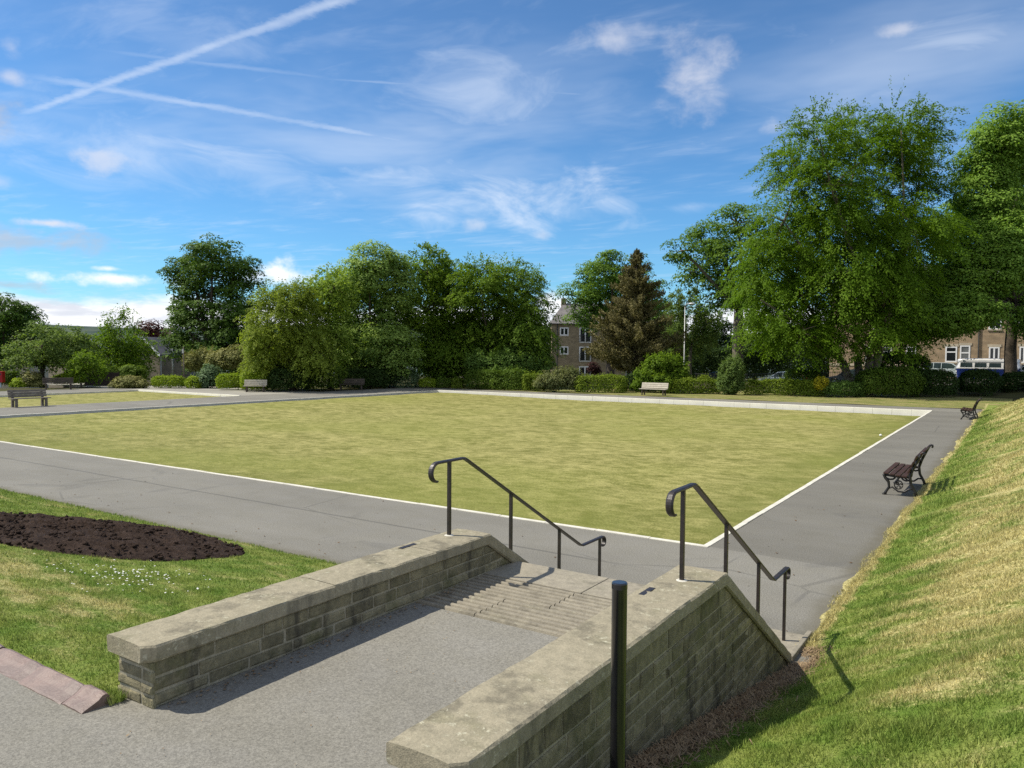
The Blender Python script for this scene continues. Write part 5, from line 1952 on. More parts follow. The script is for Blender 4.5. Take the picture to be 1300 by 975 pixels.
# gable-ended stone house on the left, set below the park
def gable_house(name, label, px, D, z, rz, W, L, he, hr, wall, roof, chim=True, wins=(), verge=True):
    o = gp(px, D, z)
    h = empty(name, (o[0], o[1], z), rz, label, 'house')
    MB().prism([(-W / 2, -1), (W / 2, -1), (W / 2, he), (0, hr), (-W / 2, he)], 'y', 0, L).build('wall', M[wall], h)
    t = .14
    sl = (hr - he) / (W / 2)
    ex = W / 2 + .25
    m = MB()
    for s in (-1, 1):
        a = [(s * ex, he - .25 * sl + .02), (0, hr + .02), (0, hr + .02 + t), (s * ex, he - .25 * sl + .02 + t)]
        if s < 0: a = a[::-1]
        m.prism(a, 'y', -.2, L + .2)
    rf = m.build('roof', M[roof], h)
    if verge:
        for s in (-1, 1):
            a = [(s * ex, he - .25 * sl - .12), (s * .02, hr - .12), (s * .02, hr + .17), (s * ex, he - .25 * sl + .17)]
            if s < 0: a = a[::-1]
            MB().prism(a, 'y', -.27, -.21).build('bargeboard', M['white'], rf)
    if chim:
        m = MB().box(-.3, .3, L * .82, L * .82 + .8, hr - .4, hr + 1.15, .02)
        m.box(-.36, .36, L * .82 - .05, L * .82 + .85, hr + 1.15, hr + 1.25, .01)
        c = m.build('chimney', M[wall], rf)
        for q in (.2, .6):
            MB().tube([(0, L * .82 + q, hr + 1.25), (0, L * .82 + q, hr + 1.6)], [.13, .11], 10).build('chimney_pot', M['terracotta'], c)
    for s in (1,):
        MB().tube([(s * (W / 2 + .08), .1, he - .2), (s * (W / 2 + .08), .1, 0)], .06, 8).build('drainpipe', M['galv'], h)
    for (x, z0, z1, w) in wins:
        frame_window(h, x, z0, z1, w, 0, 1)
    return h


gable_house('house', 'stone house with a slate roof and white bargeboards, gable towards the park', 184, 86, -2.8, yaw_v - .34, 4.3, 4.6, 5.2, 6.95, 'stone_gable', 'slate', True, ((1.25, .55, 1.45, .55), (-1.0, .8, 1.9, .8)))
gable_house('bungalow', 'low grey roofed outbuilding right of the gable house', 229, 90, -2.8, yaw_v - .5, 3.4, 4.0, 2.2, 3.9, 'stone_gable', 'slate', False, ((.9, .9, 2.3, 1.2),), verge=False)
gable_house('house', 'farther house on the left with only its roof and chimney above the trees', 112, 118, -3.5, yaw_v + 1.0, 6.5, 9.0, 5.6, 8.2, 'stone_gable', 'slate', True, ())
gable_house('cottage', 'pale cottage glimpsed behind the dark sycamore at the left edge', -4, 92, -2.0, yaw_v + .2, 7.0, 6.0, 3.6, 5.6, 'trim_stone', 'slate', True, ((1.6, .8, 2.2, 1.3), (-1.4, .8, 2.2, 1.3)))

# the sandstone terrace across the street on the right
YT = 80.0
tr = empty('terrace_building', (-14, YT, .3), 0, 'buff sandstone terrace with white framed windows across the street', 'building')
TX = lambda px: ony(px, 450, YT)[0] + 14
TZ = lambda py: ony(1235, py, YT)[2] - .3
MB().box(0, 42, 0, 9, -1, 8.6).build('wall', M['stone_terrace'], tr)
m = MB().prism([(-.35, 8.62), (9.35, 8.62), (4.5, 12.4)], 'x', -.3, 42.3)
rf = m.build('roof', M['slate'], tr)
for cx in (6, 16.5, 27, 36):
    MB().box(cx - .8, cx + .8, 4.0, 5.0, 11.4, 13.8, .03).build('chimney', M['stone_terrace'], rf)
MB().box(0, 42, -.06, -.003, TZ(459.5) - .55, TZ(459.5) - .30).build('plinth_band', M['trim_stone'], tr)
MB().tube([(TX(1242), -.1, 8.5), (TX(1242), -.1, 0)], .06, 8).build('drainpipe', M['darkgrey'], tr)
for (pa, pb, ya, yb, gl, tz) in ((1218.5, 1231.6, 438.5, 462, 'frost', 448), (1200, 1215, 440, 460, 'glass', 447), (1255.3, 1268.8, 440.5, 460, 'glass', None), (1150, 1163, 440, 460, 'glass', 447), (1120, 1132, 440, 460, 'glass', 447), (1098, 1106, 440, 462, 'frost', 447), (1294, 1306, 440, 460, 'glass', None), (1318, 1330, 440, 460, 'glass', None)):
    xa, xb = TX(pa), TX(pb)
    fw = frame_window(tr, (xa + xb) / 2, TZ(yb), TZ(ya), xb - xa, 0, 1 if tz is None else 0, gl, trans=TZ(tz) if tz else None, fw=.13)
    MB().box(xa - .14, xb + .14, -.05, -.002, TZ(ya) + .004, TZ(ya) + .26).build('lintel', M['trim_stone'], fw)
for pa in (1115, 1155, 1205, 1262, 1300):
    xa = TX(pa)
    frame_window(tr, xa, 5.2, 7.0, 1.1, 0, 1, fw=.10)

# street, pavement
def zroad(X, Y):
    return zground(X, Y)
M['road'] = asphalt_mat('street_asphalt', .075, .2)
grid('road', np.linspace(-75, 60, 70), np.linspace(61.5, 70.5, 6), lambda X, Y: zground(X, Y) + .02, M['road'])
grid('pavement', np.linspace(-75, 60, 70), np.linspace(70.51, 79.8, 6), lambda X, Y: zground(X, Y) + .13, M['path'])

# boundary wall with iron railings between hedge and street
def railings(x0, x1, y, label):
    r = empty('boundary_wall', ((x0 + x1) / 2, y, float(zground(np.array((x0 + x1) / 2), np.array(y)))), 0, label, 'wall')
    n = max(2, int((x1 - x0) / 2))
    zs = [float(zground(np.array(v), np.array(y))) for v in np.linspace(x0, x1, n + 1)]
    V, F = [], []
    xs = np.linspace(x0, x1, n + 1)
    for i, v in enumerate(xs):
        z = zs[i]
        V += [(v, y - .2, z - .4), (v, y - .2, z + .55), (v, y + .2, z + .55), (v, y + .2, z - .4)]
    for i in range(n):
        for q in range(4):
            F.append((i * 4 + q, i * 4 + (q + 1) % 4, i * 4 + 4 + (q + 1) % 4, i * 4 + 4 + q))
    F += [(0, 1, 2, 3), tuple(n * 4 + q for q in (3, 2, 1, 0))]
    mb = MB().add(V, F)
    mb.build('stonework', M['stone_gable'], r, world=True)
    mb = MB()
    for v in np.arange(x0 + .08, x1, .14):
        z = float(np.interp(v, xs, zs)) + .55
        mb.box(v - .011, v + .011, y - .011, y + .011, z, z + .85)
    for dz in (.10, .78):
        mb.tube([(v, y, float(np.interp(v, xs, zs)) + .55 + dz) for v in xs], .018, 6)
    mb.build('railing', M['darkgrey'], r, world=True)
    return r
railings(-22, -2.2, 59.6, 'low stone wall with dark iron railings along the street behind the far hedge')
railings(5.2, 26, 60.4, 'low stone wall with railings right of the sycamore trunk')


# ------------------------------------------------------------------ vehicles
def car_paint(name, c):
    m, g, b = new_mat(name)
    n = g.noise(g.obj(), 1.3, 3, .5)
    g.put(b.inputs['Base Color'], g.mix(g.smooth(n, .35, .65), c, tuple(v * .86 for v in c)))
    b.inputs['Metallic'].default_value = .25
    b.inputs['Roughness'].default_value = .35
    b.inputs['Coat Weight'].default_value = .6
    b.inputs['Coat Roughness'].default_value = .08
    return m


def wheels(root, xs, hw, r):
    for x in xs:
        for s in (-1, 1):
            bm = bmesh.new()
            bmesh.ops.create_cone(bm, cap_ends=True, segments=24, radius1=r, radius2=r, depth=.2)
            bmesh.ops.bevel(bm, geom=[e for e in bm.edges if len(e.link_faces) == 2 and abs(e.verts[0].co.z - e.verts[1].co.z) < 1e-5], offset=.03, segments=2, affect='EDGES')
            bmesh.ops.rotate(bm, cent=(0, 0, 0), matrix=Matrix.Rotation(PI / 2, 3, 'X'), verts=bm.verts)
            for v in bm.verts: v.co += Vector((x, s * (hw - .10), r))
            ty = MB().bm(bm).build('wheel', M['rubber'], root)
            mb = MB()
            yy = s * (hw + .004)
            n = 20
            ring = [(x + r * .62 * math.cos(2 * PI * q / n), yy, r + r * .62 * math.sin(2 * PI * q / n)) for q in range(n)]
            mb.add(ring + [(x, yy + s * .012, r)], [(q, (q + 1) % n, n) for q in range(n)])
            mb.build('rim', M['rim'], ty)


def car(name, label, loc, rz, L, W, belt, roofz, prof_roof, paint, group='cars parked in the street', r=.31, roof_paint=None):
    """nose towards local -X. prof_roof: (x,z) points of the roofline from bonnet base to tail base"""
    root = empty(name, loc, rz, label, 'car', group)
    hw = W / 2
    x0, x1 = -L / 2, L / 2
    ax = (x0 + L * .19, x1 - L * .19)
    low = [(x0 + .05, .28), (x0, .45), (x0 + .04, .62), (x0 + .12, .72)]
    top = prof_roof
    tail = [(x1 - .06, belt - .02), (x1, .62), (x1 - .02, .40), (x1 - .08, .28)]
    # lower body: outline with wheel arches
    def arch(c):
        return [(c + (r + .06) * math.cos(a), r + (r + .06) * math.sin(a)) for a in np.linspace(-.05, PI + .05, 11)]
    bonnet = [(top[0][0] - .02, top[0][1])]
    body = low + [(top[0][0], top[0][1])] + [(top[-1][0], top[-1][1])] + tail
    bot = [(p[0], max(p[1], .24)) for p in arch(ax[1])] + [(p[0], max(p[1], .24)) for p in arch(ax[0])]
    poly = body + bot
    mb = MB()
    n = len(poly)
    def wid(z): return hw - .05 * max(0, (z - .55)) - .06 * max(0, .45 - z)
    ctr = (0, (belt + .3) / 2)
    rings = []
    for y, ins in ((-1, .0), (-.93, -.03), (.93, -.03), (1, .0)):
        rings.append(y)
    vs = []
    for s in (-1, 1):
        for (x, z) in poly: vs.append((x, s * wid(z), z))
    fs = [tuple(range(n)), tuple(range(2 * n - 1, n - 1, -1))]
    for i in range(n):
        j = (i + 1) % n
        fs.append((i, n + i, n + j, j))
    bd = MB().add(vs, fs).build('body', paint, root)
    md = bd.modifiers.new('round', 'BEVEL'); md.width = .035; md.segments = 2; md.limit_method = 'ANGLE'; md.angle_limit = 1.0
    # cabin: roof shell + pillars as one, glass inside
    def cw(z): return wid(belt) - .02 - .20 * max(0, (z - belt)) / max(.01, (roofz - belt))
    n = len(top)
    vs, fs = [], []
    for (x, z) in top:
        for s in (-1, 1): vs.append((x, s * (cw(z) - .012), z - .012))
    for i in range(n - 1): fs.append((2 * i, 2 * i + 1, 2 * i + 3, 2 * i + 2))
    fs.append(tuple(2 * i for i in range(n))); fs.append(tuple(2 * i + 1 for i in range(n - 1, -1, -1)))
    gl = MB().add(vs, fs).build('windows', M['carglass'], root)
    mb = MB()
    rp = roof_paint or paint
    iw = [i for i, p in enumerate(top) if p[1] > roofz - .10]
    a, b = iw[0], iw[-1]
    vs, fs = [], []
    for i in range(a, b + 1):
        x, z = top[i]
        for yy in (-1, -.8, .8, 1): vs.append((x, yy * cw(z), z + (.012 if abs(yy) < 1 else -.035)))
    for i in range(b - a):
        for q in range(3): fs.append((4 * i + q, 4 * i + q + 1, 4 * i + 4 + q + 1, 4 * i + 4 + q))
    mb.add(vs, fs)
    # pillars
    def pil(p, q, w=.035):
        for s in (-1, 1):
            mb.tube([(p[0], s * (cw(p[1]) - .002), p[1]), (q[0], s * (cw(q[1]) - .002), q[1])], w, 6)
    pil(top[0], top[a], .035)
    pil(top[-1], top[b], .05)
    for f in (.36, .64):
        xm = top[a][0] + (top[b][0] - top[a][0]) * f
        pil((xm + .02, belt), (xm, roofz - .03), .028)
    mb.build('roof', rp, root)
    wheels(root, ax, hw, r)
    for s in (-1, 1):
        MB().box(x0 + .01, x0 + .10, s * hw * .82 - .16, s * hw * .82 + .12 if s < 0 else s * hw * .82 + .10, .58, .70, .02).build('headlight', M['lens'], root)
        MB().box(x1 - .06, x1 + .012, s * hw * .84 - .09, s * hw * .84 + .09, .66, .88, .02).build('tail_light', M['lamp_red'], root)
        MB().box(top[0][0] + .25, top[0][0] + .40, s * (hw + .08) - .09, s * (hw + .08) + .07, belt + .02, belt + .16, .03).build('mirror', paint, root)
    MB().box(x0 - .012, x0 + .02, -.26, .26, .40, .51, .004).build('number_plate', M['white'], root)
    return root


def road_z(x, y): return float(zground(np.array(float(x)), np.array(float(y)))) + .02
EST = lambda L: [(-L * .24, .95), (-L * .10, 1.40), (0, 1.47), (L * .22, 1.47), (L * .40, 1.40), (L * .475, .98)]
HAT = lambda L: [(-L * .22, .92), (-L * .06, 1.38), (L * .06, 1.45), (L * .24, 1.42), (L * .36, 1.32), (L * .46, .98)]
P1 = car_paint('silver_blue_paint', (.42, .50, .56))
P2 = car_paint('dark_paint', (.02, .022, .025))
P3 = car_paint('pale_mint_white_paint', (.62, .70, .70))
P4 = car_paint('pale_silver_paint', (.58, .60, .62))
P5 = car_paint('white_paint', (.78, .78, .78))


def place(px, y):
    q = ony(px, 460, y)
    return (q[0], y, road_z(q[0], y))


def raised(loc, dz): return (loc[0], loc[1], loc[2] + dz)


q = place(994, 63.6)
car('parked_car', 'silver-blue hatchback half hidden behind the long hedge left of the dark hedge block', q, 0, 4.1, 1.72, .92, 1.46, HAT(4.1), P1)
q = place(910, 64.2)
car('parked_car', 'dark car in deep shade behind the pale upright bush', q, 0, 4.2, 1.74, .92, 1.46, HAT(4.2), P2)
q = place(1082, 63.8)
car('parked_car', 'dark saloon with pale bonnet below the hornbeam stems', q, 0, 4.3, 1.75, .92, 1.46, EST(4.3), P2)
q = place(1202, 71.8)
car('parked_car', 'pale mint estate car parked left of the camper van', raised(q, .25), PI, 4.6, 1.78, .98, 1.55, [(x, z * 1.05) for x, z in EST(4.6)], P3)
q = place(1304, 67.0)
car('parked_car', 'white car cut by the right edge behind the sycamore trunk', raised(q, .1), 0, 4.2, 1.75, .95, 1.5, HAT(4.2), P5)

# camper van
VP_W = car_paint('camper_white', (.80, .80, .80))
VP_B = car_paint('camper_blue', (.015, .035, .20))
q = place(1251, 63.0)
L, W, H = 4.5, 1.74, 1.98
q = (q[0] + .25, q[1], q[2] + .12)
van = empty('camper_van', q, -.10, 'white over blue camper van parked beside the sycamore trunk', 'van')


def van_shell(z0, z1, name, mat, ins0=0, ins1=0, crown=0.0, steps=6):
    bm_rows = []
    for i in range(steps + 1):
        t = i / steps
        z = z0 + (z1 - z0) * t
        ins = ins0 + (ins1 - ins0) * t
        if crown and t > .5:
            z = z0 + (z1 - z0) * t
            ins = ins0 + (ins1 - ins0) * t + crown * (1 - math.sqrt(max(0, 1 - ((t - .5) / .5) ** 2)))
        rr = .32
        ring = []
        hx, hy = L / 2 - ins * 1.2, W / 2 - ins
        for (cx, cy, a0) in ((hx - rr, hy - rr, 0), (-hx + rr, hy - rr, PI / 2), (-hx + rr, -hy + rr, PI), (hx - rr, -hy + rr, 1.5 * PI)):
            for a in np.linspace(a0, a0 + PI / 2, 6): ring.append((cx + rr * math.cos(a), cy + rr * math.sin(a), z))
        bm_rows.append(ring)
    vs = [p for r_ in bm_rows for p in r_]
    k = len(bm_rows[0])
    fs = []
    for i in range(steps):
        for j in range(k):
            fs.append((i * k + j, i * k + (j + 1) % k, (i + 1) * k + (j + 1) % k, (i + 1) * k + j))
    fs.append(tuple(range(k - 1, -1, -1)))
    fs.append(tuple(steps * k + j for j in range(k)))
    return MB().add(vs, fs).build(name, mat, van, smooth=False)


van_shell(.32, 1.14, 'lower_body', VP_B, .07, 0)
van_shell(1.142, 1.20, 'waist_band', VP_W, -.006, -.006, steps=1)
van_shell(1.202, 1.70, 'upper_body', VP_W, 0.0, .09)
van_shell(1.702, H, 'roof', VP_W, .05, .07, crown=.28)
for s in (-1, 1):
    for (a, b) in ((-1.95, -1.02), (-.92, -.02), (.08, .98), (1.08, 1.92)):
        yb, yt = s * (W / 2 + .004), s * (W / 2 - .062)
        mb = MB()
        mb.add([(a + .03, yb, 1.27), (b - .03, yb, 1.27), (b - .05, yt, 1.62), (a + .05, yt, 1.62), (a + .03, yb - s * .03, 1.27), (b - .03, yb - s * .03, 1.27), (b - .05, yt - s * .03, 1.62), (a + .05, yt - s * .03, 1.62)],
               [(0, 1, 2, 3), (7, 6, 5, 4), (0, 4, 5, 1), (1, 5, 6, 2), (2, 6, 7, 3), (3, 7, 4, 0)])
        mb.build('side_window', M['carglass'], van)
for s, nm in ((-1, 'windscreen'), (1, 'rear_window')):
    for (a, b) in (((-.72, -.03), (.03, .72)) if s < 0 else ((-.62, .62),)):
        xb, xt = s * (L / 2 + .006), s * (L / 2 - .088)
        mb = MB()
        mb.add([(xb - s * .06 * (abs(a) > .5), a, 1.26), (xb - s * .06 * (abs(b) > .5), b, 1.26), (xt - s * .06 * (abs(b) > .5), b, 1.63), (xt - s * .06 * (abs(a) > .5), a, 1.63),
                (xb - s * .1, a, 1.26), (xb - s * .1, b, 1.26), (xt - s * .1, b, 1.63), (xt - s * .1, a, 1.63)], [(0, 1, 2, 3), (7, 6, 5, 4), (0, 4, 5, 1), (1, 5, 6, 2), (2, 6, 7, 3), (3, 7, 4, 0)])
        mb.build(nm, M['carglass'], van)
for s in (-1, 1):
    MB().tube([(s * (L / 2 + .05), -.8, .45), (s * (L / 2 + .09), -.5, .45), (s * (L / 2 + .09), .5, .45), (s * (L / 2 + .05), .8, .45)], .07, 8).build('bumper', M['white'], van)
    bm = bmesh.new()
    bmesh.ops.create_cone(bm, cap_ends=True, segments=20, radius1=.10, radius2=.085, depth=.07)
    bmesh.ops.rotate(bm, cent=(0, 0, 0), matrix=Matrix.Rotation(-PI / 2, 3, 'Y'), verts=bm.verts)
    for v in bm.verts: v.co += Vector((-L / 2 + .02, s * .58, .86))
    MB().bm(bm).build('headlight', M['lens'], van)
wheels(van, (-1.35, 1.15), W / 2 - .02, .31)

# ------------------------------------------------------------------ poles, lamp, bin, fence
def vertical(px, ytop, D, zbase):
    b = gp(px, D, zbase)
    return b, float(at(px, ytop, D)[2])


b, zt = vertical(868, 386, 62, -.05)
lp = empty('street_lamp', b, 0, 'pale grey street lamp with a small lantern beside the weeping birch', 'street lamp')
zt -= b[2]
MB().tube([(0, 0, -.2), (0, 0, 1.1), (0, 0, 1.14), (0, 0, zt - .25)], [.085, .075, .05, .035], 12).build('column', M['galv'], lp, smooth=True)
MB().tube([(0, 0, zt - .3), (.05, 0, zt - .08), (.22, 0, zt), (.4, 0, zt + .01)], .03, 8).build('arm', M['galv'], lp, smooth=True)
bm = bmesh.new()
bmesh.ops.create_uvsphere(bm, u_segments=16, v_segments=10, radius=.2)
bmesh.ops.scale(bm, vec=(1.5, .75, .55), verts=bm.verts)
for v in bm.verts: v.co += Vector((.55, 0, zt - .02))
MB().bm(bm).build('lantern', M['galv'], lp, smooth=True)

b, zt = vertical(220, 422, 72, -1.0)
po = empty('pole', b, 0, 'thin grey telegraph pole with a small cap right of the gable house', 'pole')
zt -= b[2]
MB().tube([(0, 0, -.2), (0, 0, zt)], [.11, .075], 10).build('column', M['galv'], po, smooth=True)
MB().box(-.18, .18, -.05, .05, zt - .12, zt + .05, .02).build('cap', M['galv'], po)
b, zt = vertical(233.5, 441, 60, 0)
po = empty('pole', b, 0, 'short brownish wooden post standing behind the low lime bush', 'pole')
zt -= b[2]
MB().tube([(0, 0, -.2), (0, 0, zt * .5), (0, 0, zt)], [.06, .055, .05], 10).build('column', M['bark_pale'], po, smooth=True)
MB().box(-.10, .10, -.075, -.055, zt - .45, zt - .15, .006).build('plate', M['galv'], po)

b = gp(1, 57, 0)
bn = empty('litter_bin', b, yaw_v, 'red park bin on a pale blue post at the left edge of the photo', 'bin')
MB().tube([(0, 0, 0), (0, 0, .48)], .06, 10).build('post', M['paleblue'], bn)
MB().box(-.24, .24, -.17, .17, .36, 1.12, .03).build('body', M['red'], bn)
MB().box(-.26, .26, -.19, .19, 1.122, 1.18, .02).build('lid', M['red'], bn)
MB().box(-.15, .15, -.176, -.168, .92, 1.02, .002).build('slot', M['darkgrey'], bn)

a, c = gp(108, 60.5, 0), gp(150, 60.5, 0)
fc = empty('timber_fence', (a + c) / 2, math.atan2(c[1] - a[1], c[0] - a[0]), 'dark brown close-boarded fence under the small trees on the left', 'fence')
ln = np.linalg.norm((c - a)[:2])
mb = MB()
for i, x in enumerate(np.arange(-ln / 2, ln / 2 - .1, .125)):
    mb.box(x, x + .118, -.02, .0 + rnd.uniform(0, .006), .04, 1.05 + rnd.uniform(-.012, .012))
mb.build('boards', M['fence'], fc)
for x in (-ln / 2, -ln / 6, ln / 6, ln / 2):
    MB().box(x - .05, x + .05, .008, .11, -.1, 1.1, .008).build('post', M['fence'], fc)

# ------------------------------------------------------------------ sky, sun, camera
SUN_EL = radians(52)
shadow_az = radians(27)                      # shadows fall towards +X, a little towards +Y
sd = Vector((-math.cos(shadow_az) * math.cos(SUN_EL), -math.sin(shadow_az) * math.cos(SUN_EL), math.sin(SUN_EL)))
sun = bpy.data.lights.new('sun', 'SUN')
sun.energy = 4.4
sun.angle = radians(.53)
sun.color = (1.0, .93, .80)
so = bpy.data.objects.new('sun', sun)
COL.objects.link(so)
so.rotation_euler = (-sd).to_track_quat('-Z', 'Y').to_euler()
so.location = (0, 0, 40)

w = bpy.data.worlds.new('World')
scene.world = w
w.use_nodes = True
g = N(w.node_tree)
bg = [n for n in g.n if n.type == 'BACKGROUND'][0]
sky = g.new('ShaderNodeTexSky', sky_type='NISHITA')
sky.sun_disc = False
sky.sun_elevation = SUN_EL
sky.sun_rotation = math.atan2(sd.x, sd.y)
sky.altitude = 100
sky.air_density = 1.0
sky.dust_density = .3
sky.ozone_density = 2.5
hs = g.new('ShaderNodeHueSaturation')
g.put(hs.inputs['Color'], sky.outputs[0])
hs.inputs['Saturation'].default_value = 1.12
hs.inputs['Value'].default_value = 1.0
skyc0 = hs.outputs[0]

dirv = g.new('ShaderNodeTexCoord').outputs['Generated']
X, Y, Z = g.xyz(dirv)
az = g.math('ARCTAN2', X, Y)
skyc = g.mix(1.0, skyc0, g.mix(g.smooth(Z, .02, .55), (.54, .93, 1.18), (.82, .95, 1.05)), 'MULTIPLY')
el = g.math('ARCSINE', Z)
zc = g.math('MAXIMUM', Z, .02)
U = g.math('DIVIDE', X, zc)
V = g.math('DIVIDE', Y, zc)
plane = g.comb(U, V, 0.0)


def px_dir(px, py):
    d = ray(px, py)
    return d / np.linalg.norm(d)


def px_azel(px, py):
    d = px_dir(px, py)
    return math.atan2(d[0], d[1]), math.asin(d[2])


def px_plane(px, py):
    d = px_dir(px, py)
    return d[0] / max(d[2], .02), d[1] / max(d[2], .02)


warp = g.math('SUBTRACT', g.noise(plane, 1.6, 4, .6), .5)


def contrail(p0, p1, width, strength, seed, feather=.10, ragged=.5):
    """a straight trail on the high cloud plane through two sky points"""
    a = np.array(px_plane(*p0)); b = np.array(px_plane(*p1))
    L = np.linalg.norm(b - a)
    t = (b - a) / L
    n = np.array([-t[1], t[0]])
    along = g.math('SUBTRACT', g.math('ADD', g.math('MULTIPLY', U, float(t[0])), g.math('MULTIPLY', V, float(t[1]))), float(a @ t))
    dist = g.math('SUBTRACT', g.math('ADD', g.math('MULTIPLY', U, float(n[0])), g.math('MULTIPLY', V, float(n[1]))), float(a @ n))
    dist = g.math('ADD', dist, g.math('MULTIPLY', warp, width * .8))
    nz = g.noise(g.vmath('ADD', plane, (seed * 3.1, seed * 1.7, 0)), 14, 5, .7)
    ww = g.math('MULTIPLY', width, g.lin(nz, .3, .7, 1 - ragged, 1 + ragged))
    m = g.math('DIVIDE', g.math('ABSOLUTE', dist), ww)
    body = g.smooth(m, .0, 1.15, 1, 0)
    ends = g.math('MULTIPLY', g.smooth(along, -feather * L, feather * L), g.smooth(along, L * (1 + feather), L * (1 - feather)))
    dens = g.lin(g.noise(g.vmath('ADD', plane, (seed, 5.0, 0)), 5, 4, .65), .3, .7, .55, 1.1)
    return g.math('MULTIPLY', g.math('MULTIPLY', g.math('MULTIPLY', body, ends), dens), strength)


def blob(px, py, wx, wy, nz, lo=.35, hi=.65, wt=.7):
    """soft patch round a sky point (extent in photo pixels), eaten into by noise"""
    a, e = px_azel(px, py)
    sx, sy = wx / CF, wy / CF
    dx = g.math('DIVIDE', g.math('SUBTRACT', az, a), sx / max(.3, math.cos(e)))
    dy = g.math('DIVIDE', g.math('SUBTRACT', el, e), sy)
    r2 = g.math('SQRT', g.math('ADD', g.math('MULTIPLY', dx, dx), g.math('MULTIPLY', dy, dy)))
    fall = g.lin(r2, 0.0, 1.5, 1.0, 0.0)
    nzc = g.lin(nz, .28, .72, -.5, .5)
    s = g.math('ADD', g.math('MULTIPLY', fall, .95), g.math('MULTIPLY', nzc, wt))
    return g.smooth(s, lo, hi)


def mx(*a):
    r = a[0]
    for b_ in a[1:]: r = g.math('MAXIMUM', r, b_)
    return r


def sc(v, k): return g.math('MULTIPLY', v, k)


ae = g.comb(az, el, 0.0)
# cirrus: fibrous noise on the cloud plane
cir = g.noise(g.mapping(plane, rot=(0, 0, .35), scale=(1.0, 2.4, 1)), 2.0, 5, .6, .5)
cir2 = g.noise(g.mapping(plane, rot=(0, 0, -.5), scale=(1, 1.3, 1)), .9, 4, .6, .3)
fib = g.noise(g.mapping(ae, rot=(0, 0, .30), scale=(1, 2.6, 1)), 7.5, 5, .6, .7)
veil = g.math('MULTIPLY', g.smooth(cir, .42, .78), g.smooth(cir2, .38, .62))
puff = g.noise(g.mapping(ae, scale=(1, 1.4, 1)), 19, 5, .58, .2)
cirrus = mx(
    sc(veil, .26),
    sc(blob(480, 190, 420, 95, cir2, .30, 1.35), .40),
    sc(blob(640, 130, 300, 110, cir2, .35, 1.4), .34),
    sc(blob(1120, 90, 330, 130, cir2, .30, 1.4), .36),
    sc(blob(640, 255, 180, 54, fib, .34, 1.15), .85),
    sc(blob(520, 235, 140, 46, fib, .34, 1.2), .62),
    sc(blob(605, 110, 190, 80, fib, .34, 1.3), .48),
    sc(blob(150, 190, 260, 50, fib, .34, 1.2), .46),
    sc(blob(300, 205, 180, 50, fib, .34, 1.2), .50),
    sc(blob(760, 130, 120, 90, fib, .42, 1.25), .26),
    sc(blob(880, 262, 60, 12, fib, .42, 1.25), .40),
    sc(blob(1220, 50, 150, 40, fib, .42, 1.25), .46),
    sc(blob(1110, 120, 220, 110, fib, .42, 1.25), .34),
    sc(blob(180, 30, 220, 40, fib, .42, 1.25), .26),
    contrail((33, 143), (470, -14), .038, .50, 1.0),
    contrail((60, 100), (520, 180), .070, .42, 2.0),
    contrail((440, 102), (745, 120), .022, .28, 3.0, .25),
    contrail((145, 66), (410, 98), .034, .18, 4.0, .25),
)
cum = mx(
    sc(blob(878, 92, 52, 58, puff, .30, 1.15), .66),
    sc(blob(778, 50, 52, 22, puff, .30, 1.15), .50),
    sc(blob(1140, 38, 34, 12, puff, .45, 1.0), .50),
    sc(blob(130, 205, 44, 24, puff, .45, 1.0), .55),
    sc(blob(608, 288, 24, 14, puff, .45, 1.0), .38),
    sc(blob(690, 298, 18, 9, puff, .45, 1.0), .30),
    sc(blob(982, 160, 26, 16, puff, .45, 1.0), .35),
    sc(blob(60, 283, 44, 8, puff, .45, 1.0), .85),
    sc(blob(16, 62, 14, 14, puff, .35, 1.3), .55),
    sc(blob(14, 98, 20, 9, puff, .35, 1.3), .55),
    sc(blob(-6, 230, 20, 10, puff, .35, 1.3), .6),
)
gry = mx(
    sc(blob(-2, 150, 30, 34, puff, .45, 1.0), .75),
    sc(blob(40, 310, 130, 26, puff, .45, 1.0), .62),
    sc(blob(5, 362, 60, 9, puff, .45, 1.0), .60),
)
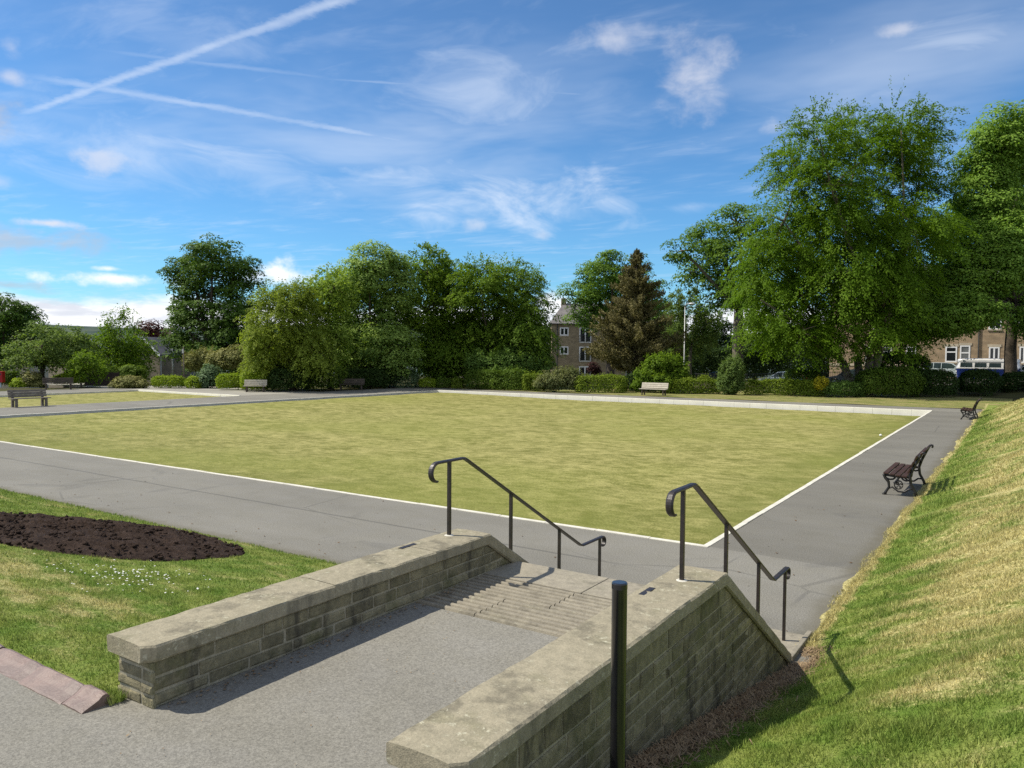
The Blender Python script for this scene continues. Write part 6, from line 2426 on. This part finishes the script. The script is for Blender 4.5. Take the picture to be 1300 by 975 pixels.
# bright bank low over the horizon and two flat bars above it
hn = g.noise(g.mapping(ae, scale=(1, 3.2, 1)), 7, 6, .6, .2)
hl = g.math('ADD', el, g.math('MULTIPLY', g.math('SUBTRACT', hn, .5), -.055))
band = g.smooth(hl, .066, .050)
bars = mx(sc(blob(150, 354, 110, 13, puff, .45, 1.0), 1.0), sc(blob(370, 350, 100, 22, puff, .45, 1.0), 1.0), sc(blob(138, 341, 40, 6, puff, .45, 1.0), .8), sc(blob(705, 385, 40, 26, puff, .45, 1.0), .95))
bandtex = g.noise(g.mapping(ae, scale=(1, 4.5, 1)), 16, 5, .62, .3)
bandcol = g.mix(g.smooth(bandtex, .35, .62), (6.2, 6.5, 7.2), (8.8, 8.9, 9.1))

out = g.mix(cirrus, skyc, (6.6, 7.3, 8.4))
out = g.mix(cum, out, (6.5, 6.6, 7.2))
out = g.mix(gry, out, (4.3, 4.5, 5.1))
out = g.mix(mx(bars), out, (8.8, 8.9, 9.1))
out = g.mix(band, out, bandcol)
# unseen pale cloud veil added behind the viewer to lighten the shadows
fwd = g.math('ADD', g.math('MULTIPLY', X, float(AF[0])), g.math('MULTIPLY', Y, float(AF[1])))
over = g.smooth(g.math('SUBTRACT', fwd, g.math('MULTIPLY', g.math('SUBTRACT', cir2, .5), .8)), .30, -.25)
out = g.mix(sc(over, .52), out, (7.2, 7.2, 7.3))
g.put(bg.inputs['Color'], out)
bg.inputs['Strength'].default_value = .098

cam = bpy.data.cameras.new('camera')
co = bpy.data.objects.new('camera', cam)
COL.objects.link(co)
cam.sensor_fit = 'HORIZONTAL'
cam.sensor_width = 36
cam.lens = CF / 1300 * 36
cam.clip_start = .05
cam.clip_end = 12000
Rm = Matrix((tuple(AR), tuple(AU), tuple(-AF))).transposed()
mw = Rm.to_4x4()
mw.translation = Vector(CAM)
co.matrix_world = mw
scene.camera = co

scene.view_settings.view_transform = 'Standard'
scene.view_settings.look = 'None'
scene.view_settings.exposure = 0.38
scene.view_settings.gamma = 1.0
scene.view_settings.use_curve_mapping = False
scene.cycles.max_bounces = 6
scene.cycles.diffuse_bounces = 3
scene.cycles.glossy_bounces = 2
scene.cycles.transmission_bounces = 3
scene.cycles.use_denoising = False
scene.cycles.use_adaptive_sampling = False
